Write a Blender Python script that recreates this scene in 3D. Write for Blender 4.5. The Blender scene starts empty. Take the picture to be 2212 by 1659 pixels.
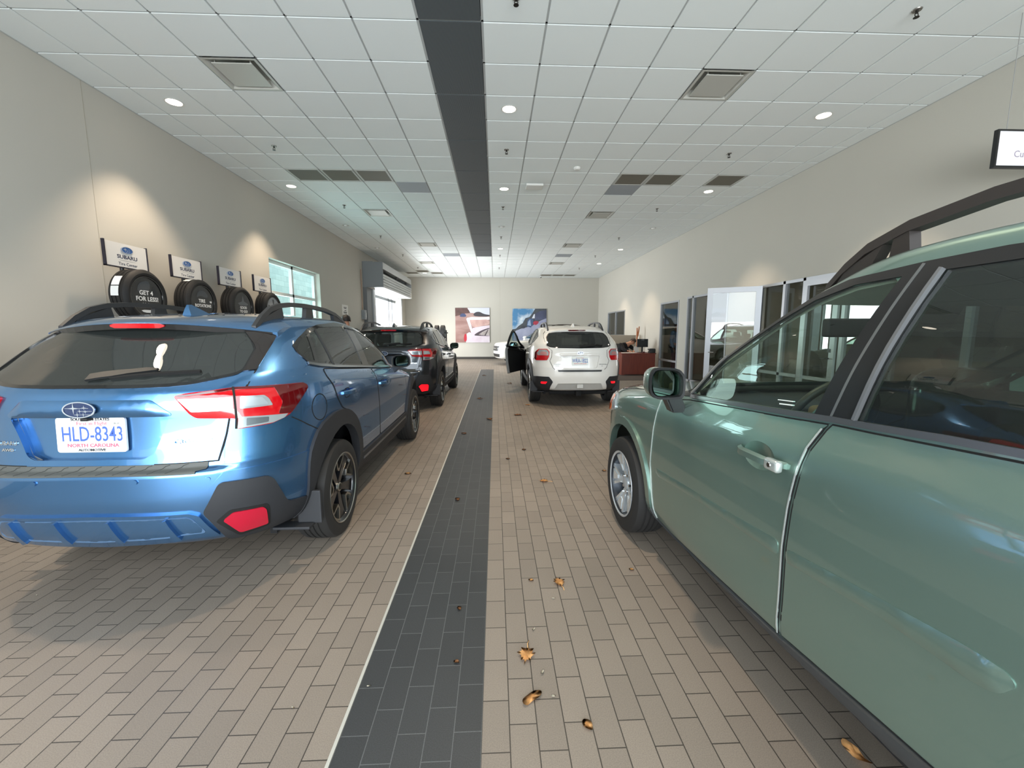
import bpy, bmesh, math, random
from math import sin, cos, pi, radians
from mathutils import Vector, Matrix
from mathutils.bvhtree import BVHTree
from mathutils.geometry import delaunay_2d_cdt

random.seed(7)
C = bpy.context.scene.collection
SC = bpy.context.scene

# ------------------------------------------------------------------ camera, sky, daylight, exposure
CAM_H, CAM_F, PITCH, YAW, ROLL = 1.4424, 892.15, .1244, .0405, -.0012
CEIL = CAM_H + 2.9126
fw = Vector((sin(YAW) * cos(PITCH), cos(YAW) * cos(PITCH), -sin(PITCH)))
rt = Vector((cos(YAW), -sin(YAW), 0))
up = rt.cross(fw)
rt, up = cos(ROLL) * rt + sin(ROLL) * up, -sin(ROLL) * rt + cos(ROLL) * up
cam = bpy.data.objects.new('camera', bpy.data.cameras.new('camera'))
C.objects.link(cam)
cam.matrix_world = Matrix(((rt.x, up.x, -fw.x, 0), (rt.y, up.y, -fw.y, 0), (rt.z, up.z, -fw.z, CAM_H), (0, 0, 0, 1)))
cam.data.sensor_width = 36
cam.data.lens = CAM_F / 2212 * 36
cam.data.clip_start = .05
SC.camera = cam

SC.view_settings.view_transform = 'Standard'
SC.view_settings.look = 'None'
SC.view_settings.gamma = 1
SC.view_settings.use_curve_mapping = False
SC.view_settings.exposure = 0.35

W = bpy.data.worlds.new('sky')
SC.world = W
W.use_nodes = True
W.node_tree.nodes['Background'].inputs[0].default_value = (.80, .90, 1.0, 1)
W.node_tree.nodes['Background'].inputs[1].default_value = 2.2


def area(name, loc, rot, sx, sy, power, col=(1, 1, 1), spread=pi):
    l = bpy.data.lights.new(name, 'AREA')
    l.shape = 'RECTANGLE'
    l.size, l.size_y = sx, sy
    l.energy = power
    l.color = col
    l.spread = spread
    o = bpy.data.objects.new(name, l)
    C.objects.link(o)
    o.location = loc
    o.rotation_euler = rot
    return o


area('paving_bounce_fill', (.4, -6.6, .1), (radians(150), 0, 0), 13.0, 8.0, 2300, (.95, .98, 1.0))      # lamp added to brighten the ceiling, standing in for bounce off paving outside
# overcast daylight outside the vehicle entrance behind the camera, the side window and the far side door
area('daylight_entrance', (.4, -3.3, 2.6), (radians(90), 0, 0), 9.5, 5.0, 560, (.86, .95, 1.0))
area('daylight_side_door', (-5.6, 18.6, 1.6), (radians(90), 0, radians(-90)), 4.4, 2.8, 800, (.93, .97, 1.0))
area('daylight_side_window', (-5.35, 10.35, 1.9), (radians(90), 0, radians(-90)), 1.8, 1.2, 60, (.80, .97, 1.0))

# ------------------------------------------------------------------ materials
MATS = {}


def rgb(h):
    h = h.lstrip('#')
    c = [int(h[i:i + 2], 16) / 255 for i in (0, 2, 4)]
    return tuple(x / 12.92 if x <= .04045 else ((x + .055) / 1.055) ** 2.4 for x in c) + (1,)


def mat(name, col, rough=.5, metal=0, coat=0, emit=0, spec=.5, bump=0, bscale=300, noise=0, nscale=40, coat_rough=.03, sheen=0):
    if name in MATS:
        return MATS[name]
    m = bpy.data.materials.new(name)
    m.use_nodes = True
    nt = m.node_tree
    b = nt.nodes['Principled BSDF']
    c = rgb(col) if isinstance(col, str) else tuple(col) + (1,)
    b.inputs['Base Color'].default_value = c
    b.inputs['Roughness'].default_value = rough
    b.inputs['Metallic'].default_value = metal
    b.inputs['Coat Weight'].default_value = coat
    b.inputs['Coat Roughness'].default_value = coat_rough
    b.inputs['Specular IOR Level'].default_value = spec
    b.inputs['Sheen Weight'].default_value = sheen
    if emit:
        b.inputs['Emission Color'].default_value = c
        b.inputs['Emission Strength'].default_value = emit
    if bump or noise:
        tc = nt.nodes.new('ShaderNodeTexCoord')
    if noise:
        n = nt.nodes.new('ShaderNodeTexNoise')
        n.inputs['Scale'].default_value = nscale
        n.inputs['Detail'].default_value = 4
        nt.links.new(tc.outputs['Object'], n.inputs['Vector'])
        mx = nt.nodes.new('ShaderNodeMix')
        mx.data_type = 'RGBA'
        mx.inputs[6].default_value = tuple(x * (1 - noise) for x in c[:3]) + (1,)
        mx.inputs[7].default_value = tuple(min(1, x * (1 + noise)) for x in c[:3]) + (1,)
        nt.links.new(n.outputs['Fac'], mx.inputs[0])
        nt.links.new(mx.outputs[2], b.inputs['Base Color'])
    if bump:
        n2 = nt.nodes.new('ShaderNodeTexNoise')
        n2.inputs['Scale'].default_value = bscale
        nt.links.new(tc.outputs['Object'], n2.inputs['Vector'])
        bp = nt.nodes.new('ShaderNodeBump')
        bp.inputs['Strength'].default_value = bump
        bp.inputs['Distance'].default_value = .002
        nt.links.new(n2.outputs['Fac'], bp.inputs['Height'])
        nt.links.new(bp.outputs[0], b.inputs['Normal'])
    MATS[name] = m
    return m


def glass(name, tint=(.8, .9, .85), reflect=.06, rough=0.0, haze=0.0):
    """tinted pane: straight-through transparency under a mirror-like surface reflection"""
    if name in MATS:
        return MATS[name]
    m = bpy.data.materials.new(name)
    m.use_nodes = True
    nt = m.node_tree
    nt.nodes.clear()
    out = nt.nodes.new('ShaderNodeOutputMaterial')
    tr = nt.nodes.new('ShaderNodeBsdfTransparent')
    tr.inputs[0].default_value = tuple(tint) + (1,)
    gl = nt.nodes.new('ShaderNodeBsdfGlossy')
    gl.inputs['Roughness'].default_value = rough
    # two-sided reflectance (Schlick), the same from either face of the pane
    ge = nt.nodes.new('ShaderNodeNewGeometry')
    dt = nt.nodes.new('ShaderNodeVectorMath')
    dt.operation = 'DOT_PRODUCT'
    nt.links.new(ge.outputs['Normal'], dt.inputs[0])
    nt.links.new(ge.outputs['Incoming'], dt.inputs[1])
    prev = dt.outputs['Value']
    for op, v, inv in (('ABSOLUTE', None, 0), ('SUBTRACT', 1.0, 1), ('POWER', 5.0, 0), ('MULTIPLY', .94, 0), ('ADD', .045 + reflect, 0)):
        q = nt.nodes.new('ShaderNodeMath')
        q.operation = op
        q.use_clamp = op != 'ABSOLUTE'
        if inv:
            q.inputs[0].default_value = v
            nt.links.new(prev, q.inputs[1])
        else:
            nt.links.new(prev, q.inputs[0])
            if v is not None:
                q.inputs[1].default_value = v
        prev = q.outputs[0]
    ad = q
    mx = nt.nodes.new('ShaderNodeMixShader')
    nt.links.new(ad.outputs[0], mx.inputs[0])
    base = tr
    if haze:
        df = nt.nodes.new('ShaderNodeBsdfDiffuse')
        df.inputs[0].default_value = (.35, .40, .38, 1)
        m2 = nt.nodes.new('ShaderNodeMixShader')
        m2.inputs[0].default_value = haze
        nt.links.new(tr.outputs[0], m2.inputs[1])
        nt.links.new(df.outputs[0], m2.inputs[2])
        base = m2
    nt.links.new(base.outputs[0], mx.inputs[1])
    nt.links.new(gl.outputs[0], mx.inputs[2])
    nt.links.new(mx.outputs[0], out.inputs[0])
    MATS[name] = m
    return m


def paint(name, col, flake=.45, rough=.32, metal=.65):
    m = mat(name, col, rough=rough, metal=metal, coat=1.0)
    return m


# ------------------------------------------------------------------ mesh helpers
def obj(name, verts, faces, m, parent=None, smooth=False, loc=None, mats=None, midx=None):
    me = bpy.data.meshes.new(name)
    me.from_pydata([tuple(v) for v in verts], [], faces)
    if m:
        me.materials.append(m)
    for x in (mats or []):
        me.materials.append(x)
    if midx:
        for p, i in zip(me.polygons, midx):
            p.material_index = i
    if smooth:
        for p in me.polygons:
            p.use_smooth = True
    me.update()
    o = bpy.data.objects.new(name, me)
    C.objects.link(o)
    if parent:
        o.parent = parent
    if loc:
        o.location = loc
    return o


def from_bm(name, bm, m, parent=None, smooth=False, loc=None):
    me = bpy.data.meshes.new(name)
    bmesh.ops.recalc_face_normals(bm, faces=bm.faces)
    bm.to_mesh(me)
    bm.free()
    if m:
        me.materials.append(m)
    if smooth:
        for p in me.polygons:
            p.use_smooth = True
    o = bpy.data.objects.new(name, me)
    C.objects.link(o)
    if parent:
        o.parent = parent
    if loc:
        o.location = loc
    return o


def autosmooth(o, ang=35):
    """smooth shading with edges sharper than ang kept crisp"""
    me = o.data
    bm = bmesh.new()
    bm.from_mesh(me)
    for f in bm.faces:
        f.smooth = True
    for e in bm.edges:
        e.smooth = not (len(e.link_faces) == 2 and e.calc_face_angle(0) > radians(ang))
    bm.to_mesh(me)
    bm.free()
    return o


def empty(name, loc=(0, 0, 0), rotz=0, label=None, cat=None, group=None):
    o = bpy.data.objects.new(name, None)
    C.objects.link(o)
    o.empty_display_size = .1
    o.location = loc
    o.rotation_euler = (0, 0, rotz)
    tag(o, label, cat, group)
    return o


def tag(o, label=None, cat=None, group=None, kind=None):
    if label:
        o['label'] = label
    if cat:
        o['category'] = cat
    if group:
        o['group'] = group
    if kind:
        o['kind'] = kind
    return o


def bx(bm, x0, x1, y0, y1, z0, z1, bev=0, seg=2):
    r = bmesh.ops.create_cube(bm, size=1)
    vs = r['verts']
    for v in vs:
        v.co = Vector(((x0 + x1) / 2 + v.co.x * (x1 - x0), (y0 + y1) / 2 + v.co.y * (y1 - y0), (z0 + z1) / 2 + v.co.z * (z1 - z0)))
    if bev:
        es = list({e for v in vs for e in v.link_edges})
        bmesh.ops.bevel(bm, geom=es, offset=bev, segments=seg, profile=.6, affect='EDGES')
    return bm


def box(name, x0, x1, y0, y1, z0, z1, m, parent=None, bev=0, seg=2, smooth=False):
    bm = bmesh.new()
    bx(bm, x0, x1, y0, y1, z0, z1, bev, seg)
    o = from_bm(name, bm, m, parent)
    if bev and smooth:
        autosmooth(o, 50)
    return o


def tube_bm(bm, pts, r, n=8, cap=True):
    """sweep a circle (radius r or list) along pts"""
    pts = [Vector(p) for p in pts]
    rs = r if isinstance(r, (list, tuple)) else [r] * len(pts)
    rings = []
    pn = None
    for i, p in enumerate(pts):
        t = (pts[min(i + 1, len(pts) - 1)] - pts[max(i - 1, 0)]).normalized()
        if pn is None:
            a = Vector((0, 0, 1)) if abs(t.z) < .9 else Vector((1, 0, 0))
            pn = t.cross(a).normalized()
        else:
            pn = (pn - t * pn.dot(t)).normalized()
        b = t.cross(pn)
        rings.append([bm.verts.new(p + rs[i] * (cos(2 * pi * k / n) * pn + sin(2 * pi * k / n) * b)) for k in range(n)])
    for a, b in zip(rings, rings[1:]):
        for k in range(n):
            bm.faces.new((a[k], a[(k + 1) % n], b[(k + 1) % n], b[k]))
    if cap:
        bm.faces.new(rings[0][::-1])
        bm.faces.new(rings[-1])
    return bm


def tube(name, pts, r, m, parent=None, n=8, smooth=True):
    bm = tube_bm(bmesh.new(), pts, r, n)
    o = from_bm(name, bm, m, parent)
    if smooth:
        autosmooth(o, 50)
    return o


def lathe(name, prof, m, parent=None, n=48, axis='X', smooth=30, close=False):
    """revolve (axial, radius) profile about an axis"""
    v, f = [], []
    k = len(prof)
    for i in range(n):
        a = 2 * pi * i / n
        for (t, r) in prof:
            c, s = r * cos(a), r * sin(a)
            v.append((t, c, s) if axis == 'X' else (c, t, s) if axis == 'Y' else (c, s, t))
    for i in range(n):
        j = (i + 1) % n
        for q in range(k if close else k - 1):
            q2 = (q + 1) % k
            f.append((i * k + q, i * k + q2, j * k + q2, j * k + q))
    bm = bmesh.new()
    vs = [bm.verts.new(p) for p in v]
    for q in f:
        bm.faces.new([vs[i] for i in q])
    bmesh.ops.remove_doubles(bm, verts=bm.verts, dist=1e-6)
    o = from_bm(name, bm, m, parent)
    return autosmooth(o, smooth)


def prism(name, poly, h0, h1, m, parent=None, plane='XY', bev=0):
    """extrude a 2-D polygon between h0 and h1 along the plane's normal"""
    def P(u, v, h):
        return (u, v, h) if plane == 'XY' else (u, h, v) if plane == 'XZ' else (h, u, v)
    bm = bmesh.new()
    a = [bm.verts.new(P(u, v, h0)) for u, v in poly]
    b = [bm.verts.new(P(u, v, h1)) for u, v in poly]
    n = len(poly)
    fa = bm.faces.new(a)
    fb = bm.faces.new(b[::-1])
    for i in range(n):
        bm.faces.new((a[i], a[(i + 1) % n], b[(i + 1) % n], b[i]))
    bmesh.ops.recalc_face_normals(bm, faces=bm.faces)
    if bev:
        bmesh.ops.bevel(bm, geom=list(bm.edges), offset=bev, segments=2, profile=.6, affect='EDGES')
    o = from_bm(name, bm, m, parent)
    if bev:
        autosmooth(o, 50)
    return o


def text(name, s, size, m, parent=None, M=None, extrude=.001, align='CENTER', sx=1.0, bold=0, shear=0):
    """lettering as a mesh, lying in the local XY plane of M"""
    cu = bpy.data.curves.new(name, 'FONT')
    cu.body = s
    cu.size = size
    cu.align_x = align
    cu.align_y = 'CENTER'
    cu.extrude = extrude
    cu.offset = bold
    cu.shear = shear
    cu.resolution_u = 3
    t = bpy.data.objects.new(name, cu)
    C.objects.link(t)
    bpy.context.view_layer.update()
    me = bpy.data.meshes.new_from_object(t.evaluated_get(bpy.context.evaluated_depsgraph_get()))
    bpy.data.objects.remove(t)
    bpy.data.curves.remove(cu)
    me.name = name
    T = (M or Matrix()) @ Matrix.Diagonal((sx, 1, 1, 1))
    me.transform(T)
    me.materials.clear()
    me.materials.append(m)
    o = bpy.data.objects.new(name, me)
    C.objects.link(o)
    if parent:
        o.parent = parent
    return o


def frameM(o, x, y):
    """matrix whose local x,y axes run along x,y with origin o"""
    x, y = Vector(x).normalized(), Vector(y).normalized()
    z = x.cross(y)
    return Matrix(((x.x, y.x, z.x, o[0]), (x.y, y.y, z.y, o[1]), (x.z, y.z, z.z, o[2]), (0, 0, 0, 1)))


def copy_tree(o, parent=None):
    c = o.copy()
    C.objects.link(c)
    if parent:
        c.parent = parent
    for ch in list(o.children):
        copy_tree(ch, c)
    return c

# ------------------------------------------------------------------ car bodies
def pchip(xs, ys, x):
    n = len(xs)
    d = [(ys[i + 1] - ys[i]) / (xs[i + 1] - xs[i]) for i in range(n - 1)]
    m = [d[0]] + [0 if d[i - 1] * d[i] <= 0 else 2 * d[i - 1] * d[i] / (d[i - 1] + d[i]) for i in range(1, n - 1)] + [d[-1]]
    i = 0
    while i < n - 2 and x > xs[i + 1]:
        i += 1
    h = xs[i + 1] - xs[i]
    t = (x - xs[i]) / h
    return ((1 + 2 * t) * (1 - t) ** 2 * ys[i] + t * (1 - t) ** 2 * h * m[i] + t * t * (3 - 2 * t) * ys[i + 1] + t * t * (t - 1) * h * m[i + 1])


NR, NS, NF = 26, 70, 22


def ring(p):
    """half plan outline (rear centre, right side, front centre) of one level of the body"""
    zr, zm, zf, yR, yF, w, aR, nr, aF, nf, tw = p
    aR = min(aR, (yF - yR) * .48)
    aF = min(aF, (yF - yR) * .48)
    pts = []
    for i in range(NR):
        a = pi / 2 * i / NR
        pts.append((w * max(0, sin(a)) ** (2 / nr), yR + aR - aR * max(0, cos(a)) ** (2 / nr)))
    y0, y1 = yR + aR, yF - aF
    for i in range(NS + 1):
        y = y0 + (y1 - y0) * i / NS
        pts.append((w, y))
    for i in range(1, NF + 1):
        a = pi / 2 * i / NF
        pts.append((w * max(0, cos(a)) ** (2 / nf), yF - aF + aF * max(0, sin(a)) ** (2 / nf)))
    ya, yb = max(-.3, yR), min(2.9, yF)
    ym = min(1.0, (ya + yb) / 2)
    out = []
    for x, y in pts:
        yy = min(max(y, ya), yb)
        z = (zr * (yy - ym) * (yy - yb) / ((ya - ym) * (ya - yb)) + zm * (yy - ya) * (yy - yb) / ((ym - ya) * (ym - yb)) + zf * (yy - ya) * (yy - ym) / ((yb - ya) * (yb - ym)))
        # front half narrows slightly towards the windscreen / nose
        k = max(0, (y - 1.0) / 2.6)
        out.append((x * (1 - tw * k * k), y, z))
    return out


class Hull:
    def __init__(self, rows, per=8, post=None):
        n = len(rows)
        cols = list(zip(*rows))
        xs = list(range(n))
        V, F = [], []
        rings = []
        for k in range((n - 1) * per + 1):
            s = k / per
            p = [pchip(xs, c, s) for c in cols]
            half = ring(p)
            full = half + [(-x, y, z) for x, y, z in half[-2:0:-1]]
            rings.append(full)
        N = len(rings[0])
        for r in rings:
            V += r
        for k in range(len(rings) - 1):
            for i in range(N):
                j = (i + 1) % N
                F.append((k * N + i, k * N + j, (k + 1) * N + j, (k + 1) * N + i))
        top = (len(rings) - 1) * N
        self.V = [Vector(post(*v) if post else v) for v in V]
        self.F = F
        h = len(half)
        for i in range(1, h - 1):                               # close the roof across the last level
            a, b = top + i, top + (N - i) % N
            a2, b2 = top + i + 1, top + (N - i - 1) % N
            if a2 != b2:
                F.append((a, b, b2, a2))
        self.bvh = BVHTree.FromPolygons(self.V, self.F)

    def hit(self, o, d):
        loc, nor, i, dist = self.bvh.ray_cast(Vector(o), Vector(d))
        return loc, nor


class Chart:
    """flat drawing plane looked along d on to the body"""
    def __init__(self, d):
        self.d = Vector(d).normalized()
        self.u = self.d.cross(Vector((0, 0, 1)))
        if self.u.length < .01:
            self.u = Vector((1, 0, 0))
        self.u.normalize()
        self.v = self.u.cross(self.d)

    def to2(self, p):
        p = Vector(p)
        return (p.dot(self.u), p.dot(self.v))

    def to3(self, q, back=6):
        return self.u * q[0] + self.v * q[1] - self.d * back


SIDE = Chart((-1, 0, 0))      # right flank: u = +y, v = +z
REAR = Chart((0, 1, 0))       # u = +x, v = +z
FRONT = Chart((0, -1, 0))     # u = -x
TOP = Chart((0, 0, -1))       # u = +x, v = +y
RR = Chart((-1, 1, 0))        # right rear corner, u = (x + y)/sqrt2
RF = Chart((-1, -1, 0))       # right front corner


def chaikin(poly, it=2, r=.25, closed=True):
    for _ in range(it):
        q = []
        n = len(poly)
        for i in range(n if closed else n - 1):
            a, b = poly[i], poly[(i + 1) % n]
            q.append((a[0] + (b[0] - a[0]) * r, a[1] + (b[1] - a[1]) * r))
            q.append((a[0] + (b[0] - a[0]) * (1 - r), a[1] + (b[1] - a[1]) * (1 - r)))
        if not closed:
            q = [poly[0]] + q + [poly[-1]]
        poly = q
    return poly


def rounded(poly, r, n=4):
    """polygon with circularly blended corners"""
    out = []
    m = len(poly)
    for i in range(m):
        p, a, b = Vector(poly[i]), Vector(poly[i - 1]), Vector(poly[(i + 1) % m])
        d1, d2 = (a - p), (b - p)
        rr = min(r, d1.length * .45, d2.length * .45)
        s, e = p + d1.normalized() * rr, p + d2.normalized() * rr
        for k in range(n + 1):
            t = k / n
            q = (1 - t) ** 2 * s + 2 * t * (1 - t) * p + t * t * e
            out.append((q.x, q.y))
    return out


def resample(poly, step, closed=True):
    out = []
    n = len(poly)
    for i in range(n if closed else n - 1):
        a, b = Vector(poly[i]), Vector(poly[(i + 1) % n])
        k = max(1, int((b - a).length / step))
        for j in range(k):
            q = a + (b - a) * j / k
            out.append((q.x, q.y))
    if not closed:
        out.append(tuple(poly[-1]))
    return out


def inside(poly, x, y):
    c = False
    n = len(poly)
    j = n - 1
    for i in range(n):
        xi, yi = poly[i]
        xj, yj = poly[j]
        if (yi > y) != (yj > y) and x < (xj - xi) * (y - yi) / (yj - yi) + xi:
            c = not c
        j = i
    return c


def panel(name, hull, chart, poly, m, parent, off=.004, thick=.012, step=.03, mirror=False, holes=(), dome=0, rim_in=0):
    """sheet that follows the body inside an outline drawn on a chart; its rim folds back into the body"""
    b = resample(poly, step)
    hs = [resample(h, step) for h in holes]
    us = [p[0] for p in b]
    vs = [p[1] for p in b]
    pts = [Vector(p) for p in b]
    edges = [(i, (i + 1) % len(b)) for i in range(len(b))]
    for h in hs:
        s = len(pts)
        pts += [Vector(p) for p in h]
        edges += [(s + i, s + (i + 1) % len(h)) for i in range(len(h))]
    nb = len(pts)
    u = min(us) + step * .5
    k = 0
    while u < max(us):
        v = min(vs) + step * (.5 if k % 2 else .25)
        while v < max(vs):
            if inside(b, u, v) and not any(inside(h, u, v) for h in hs):
                if min((Vector((u, v)) - q).length for q in pts[:nb]) > step * .5:
                    pts.append(Vector((u, v)))
            v += step
        u += step * .87
        k += 1
    vo, eo, fo, ov, oe, of = delaunay_2d_cdt(pts, edges, [], 1, 1e-5)
    if hs:
        fo = [f for f in fo if not any(inside(h, sum(vo[i].x for i in f) / len(f), sum(vo[i].y for i in f) / len(f)) for h in hs)]
    V, N = [], []
    for p in vo:
        o = chart.to3(p)
        loc, nor = hull.hit(o, chart.d)
        if loc is None:
            loc, nor, _, _ = hull.bvh.find_nearest(o + chart.d * 5.2)
        if nor.dot(chart.d) > 0:
            nor = -nor
        V.append(loc)
        N.append(nor)
    if dome:
        pb = [Vector(p) for p in b]
    top = []
    for q, p, n in zip(vo, V, N):
        o = off
        if dome:
            dd = min((q - x).length for x in pb)
            o += dome * (1 - math.exp(-dd / (abs(dome) * 1.5)))
        top.append(p + n * o)
    F = [tuple(f) for f in fo]
    # orient outwards
    F2 = []
    for f in F:
        a, bb, c = top[f[0]], top[f[1]], top[f[2]]
        F2.append(f if (bb - a).cross(c - a).dot(chart.d) < 0 else f[::-1])
    F = F2
    cnt = {}
    for f in F:
        for i in range(len(f)):
            e = (f[i], f[(i + 1) % len(f)])
            cnt[e] = cnt.get(e, 0) + 1
    verts = list(top)
    rim = {}
    faces = list(F)
    for (i, j) in list(cnt):
        if (j, i) not in cnt:
            for q in (i, j):
                if q not in rim:
                    rim[q] = len(verts)
                    verts.append(top[q])
                    verts.append(V[q] + N[q] * (off - thick))
            faces.append((rim[j], rim[i], rim[i] + 1, rim[j] + 1))
    o = obj(name, verts, faces, m, parent, smooth=True)
    if mirror:
        obj(name, [(-p[0], p[1], p[2]) for p in verts], [f[::-1] for f in faces], m, parent, smooth=True)
    return o


def band(path, w, closed=False):
    """outline of a strip of width w along a 2-D path"""
    n = len(path)
    L, R = [], []
    for i in range(n):
        a = Vector(path[max(i - 1, 0)])
        b = Vector(path[min(i + 1, n - 1)])
        t = (b - a).normalized()
        nn = Vector((-t.y, t.x))
        ww = w[i] if isinstance(w, (list, tuple)) else w
        L.append(tuple(Vector(path[i]) + nn * ww / 2))
        R.append(tuple(Vector(path[i]) - nn * ww / 2))
    return L + R[::-1]


def strip(name, hull, chart, path, w, m, parent, off=.004, thick=.01, step=.05, mirror=False, closed=False):
    """raised strip along a path on the body (flat ribbon with folded edges)"""
    path = [Vector(p) for p in resample(path, step, closed)]
    n = len(path)
    rows = []
    for i in range(n):
        a, b = (path[i - 1], path[(i + 1) % n]) if closed else (path[max(i - 1, 0)], path[min(i + 1, n - 1)])
        t = (b - a).normalized()
        nn = Vector((-t.y, t.x))
        ww = w[min(i * len(w) // n, len(w) - 1)] if isinstance(w, (list, tuple)) else w
        row = []
        for s, o in ((-.5, off - thick), (-.5, off), (.5, off), (.5, off - thick)):
            q = path[i] + nn * ww * s
            loc, nor = hull.hit(chart.to3(q), chart.d)
            if loc is None:
                loc, nor, _, _ = hull.bvh.find_nearest(chart.to3(q) + chart.d * 5.2)
            if nor.dot(chart.d) > 0:
                nor = -nor
            row.append(loc + nor * o)
        rows.append(row)
    V = [p for r in rows for p in r]
    F = []
    for i in range(n if closed else n - 1):
        j = (i + 1) % n
        for k in range(3):
            F.append((i * 4 + k, i * 4 + k + 1, j * 4 + k + 1, j * 4 + k))
    if not closed:
        F += [(0, 3, 2, 1), ((n - 1) * 4, (n - 1) * 4 + 1, (n - 1) * 4 + 2, (n - 1) * 4 + 3)]
    out = []
    for sgn in ((1, -1) if mirror else (1,)):
        bm = bmesh.new()
        vs = [bm.verts.new((p.x * sgn, p.y, p.z)) for p in V]
        for f in F:
            bm.faces.new([vs[i] for i in f])
        o = from_bm(name, bm, m, parent)
        out.append(autosmooth(o, 40))
    return out[0]


def shell(name, hull, m, parent, cuts, zmin=0):
    """body skin with the openings (chart, outline, mirrored) cut out and their edges drawn on to the outlines"""
    V = [v.copy() for v in hull.V]
    F = hull.F
    dead = set()
    snaps = []
    specs = []
    for chart, poly, mir in cuts:
        specs.append((chart, poly, False))
        if mir:
            specs.append((chart, poly, True))
    bbs = [(min(p[0] for p in q), max(p[0] for p in q), min(p[1] for p in q), max(p[1] for p in q)) for _, q, _ in specs]
    for si, (chart, poly, mir) in enumerate(specs):
        u0, u1, v0, v1 = bbs[si]
        mine = set()
        for fi, f in enumerate(F):
            if fi in dead:
                continue
            c = (V[f[0]] + V[f[1]] + V[f[2]] + V[f[3]]) / 4 if len(f) == 4 else V[f[0]]
            n = (V[f[2]] - V[f[0]]).cross(V[f[3]] - V[f[1]])
            if mir:
                c = Vector((-c.x, c.y, c.z))
                n = Vector((-n.x, n.y, n.z))
            if n.dot(chart.d) > -1e-12 or (chart in (SIDE, RR, RF) and c.x < 0):
                continue
            q = chart.to2(c)
            if u0 <= q[0] <= u1 and v0 <= q[1] <= v1 and inside(poly, *q):
                mine.add(fi)
        dead |= mine
        snaps.append(mine)
    live = {i for fi, f in enumerate(F) if fi not in dead for i in f}
    for si, (chart, poly, mir) in enumerate(specs):
        bv = {i for fi in snaps[si] for i in F[fi]} & live
        pl = [Vector(p) for p in poly]
        for i in bv:
            p = V[i]
            p = Vector((-p.x, p.y, p.z)) if mir else p
            q = Vector(chart.to2(p))
            best, bd = None, 9
            for k in range(len(pl)):
                a, b = pl[k], pl[(k + 1) % len(pl)]
                ab = b - a
                t = max(0, min(1, (q - a).dot(ab) / max(ab.length_squared, 1e-12)))
                c = a + ab * t
                d = (c - q).length
                if d < bd:
                    best, bd = c, d
            if bd < .06:
                loc, nor = hull.hit(chart.to3(best), chart.d)
                if loc is not None:
                    V[i] = Vector((-loc.x, loc.y, loc.z)) if mir else loc
    used = {}
    vv, ff = [], []
    for fi, f in enumerate(F):
        if fi in dead:
            continue
        g = []
        for i in f:
            if i not in used:
                used[i] = len(vv)
                vv.append(V[i])
            g.append(used[i])
        ff.append(tuple(g))
    o = obj(name, vv, ff, m, parent, smooth=True)
    return o

# ------------------------------------------------------------------ shared car parts
def M_(k):
    d = {
        'rubber': lambda: mat('tyre_rubber', '#1d1c1b', .75, noise=.15, nscale=60),
        'clad': lambda: mat('black_cladding', '#26272a', .62, bump=.25, bscale=900, spec=.4),
        'gloss': lambda: mat('gloss_black_trim', '#0b0b0d', .12, coat=.5),
        'trim': lambda: mat('satin_black_trim', '#1a1b1c', .38),
        'seal': lambda: mat('rubber_seal', '#050505', .8),
        'chrome': lambda: mat('chrome', '#d9dcde', .12, 1),
        'silver': lambda: mat('machined_alloy', '#a9a8a2', .28, 1),
        'alloy': lambda: mat('silver_alloy', '#c4cace', .35, .55, coat=.6),
        'dark_alloy': lambda: mat('black_alloy', '#15161a', .3, .3, coat=.5),
        'red': lambda: mat('red_lens', '#b20511', .10, coat=1),
        'darkred': lambda: mat('dark_red_lens', '#4e0409', .08, coat=1),
        'reflector': lambda: mat('red_reflector', '#a80f2b', .25, coat=.4),
        'clear': lambda: mat('clear_lens', '#9da3a6', .15, .35, coat=1),
        'clear_dark': lambda: mat('lamp_insert', '#6a7074', .25, .5),
        'amber': lambda: mat('amber_lens', '#e0631c', .15, coat=1),
        'interior': lambda: mat('cabin_plastic', '#1b1b1c', .7),
        'lining': lambda: mat('cabin_lining', '#77746c', .85),
        'seat': lambda: mat('seat_fabric', '#26262a', .9),
        'tan': lambda: mat('tan_upholstery', '#6e5c3e', .75),
        'plate': lambda: mat('plate_white', '#d9dfd9', .35),
        'plate_frame': lambda: mat('plate_frame', '#eceef0', .25, coat=.4),
        'plate_blue': lambda: mat('plate_blue', '#3a58a8', .5),
        'plate_red': lambda: mat('plate_red', '#c0506a', .5),
        'ink': lambda: mat('black_ink', '#141414', .5),
        'bag': lambda: glass('clear_plastic_bag', (.86, .9, .88), .10, .12),
    }
    return d[k]()


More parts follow.
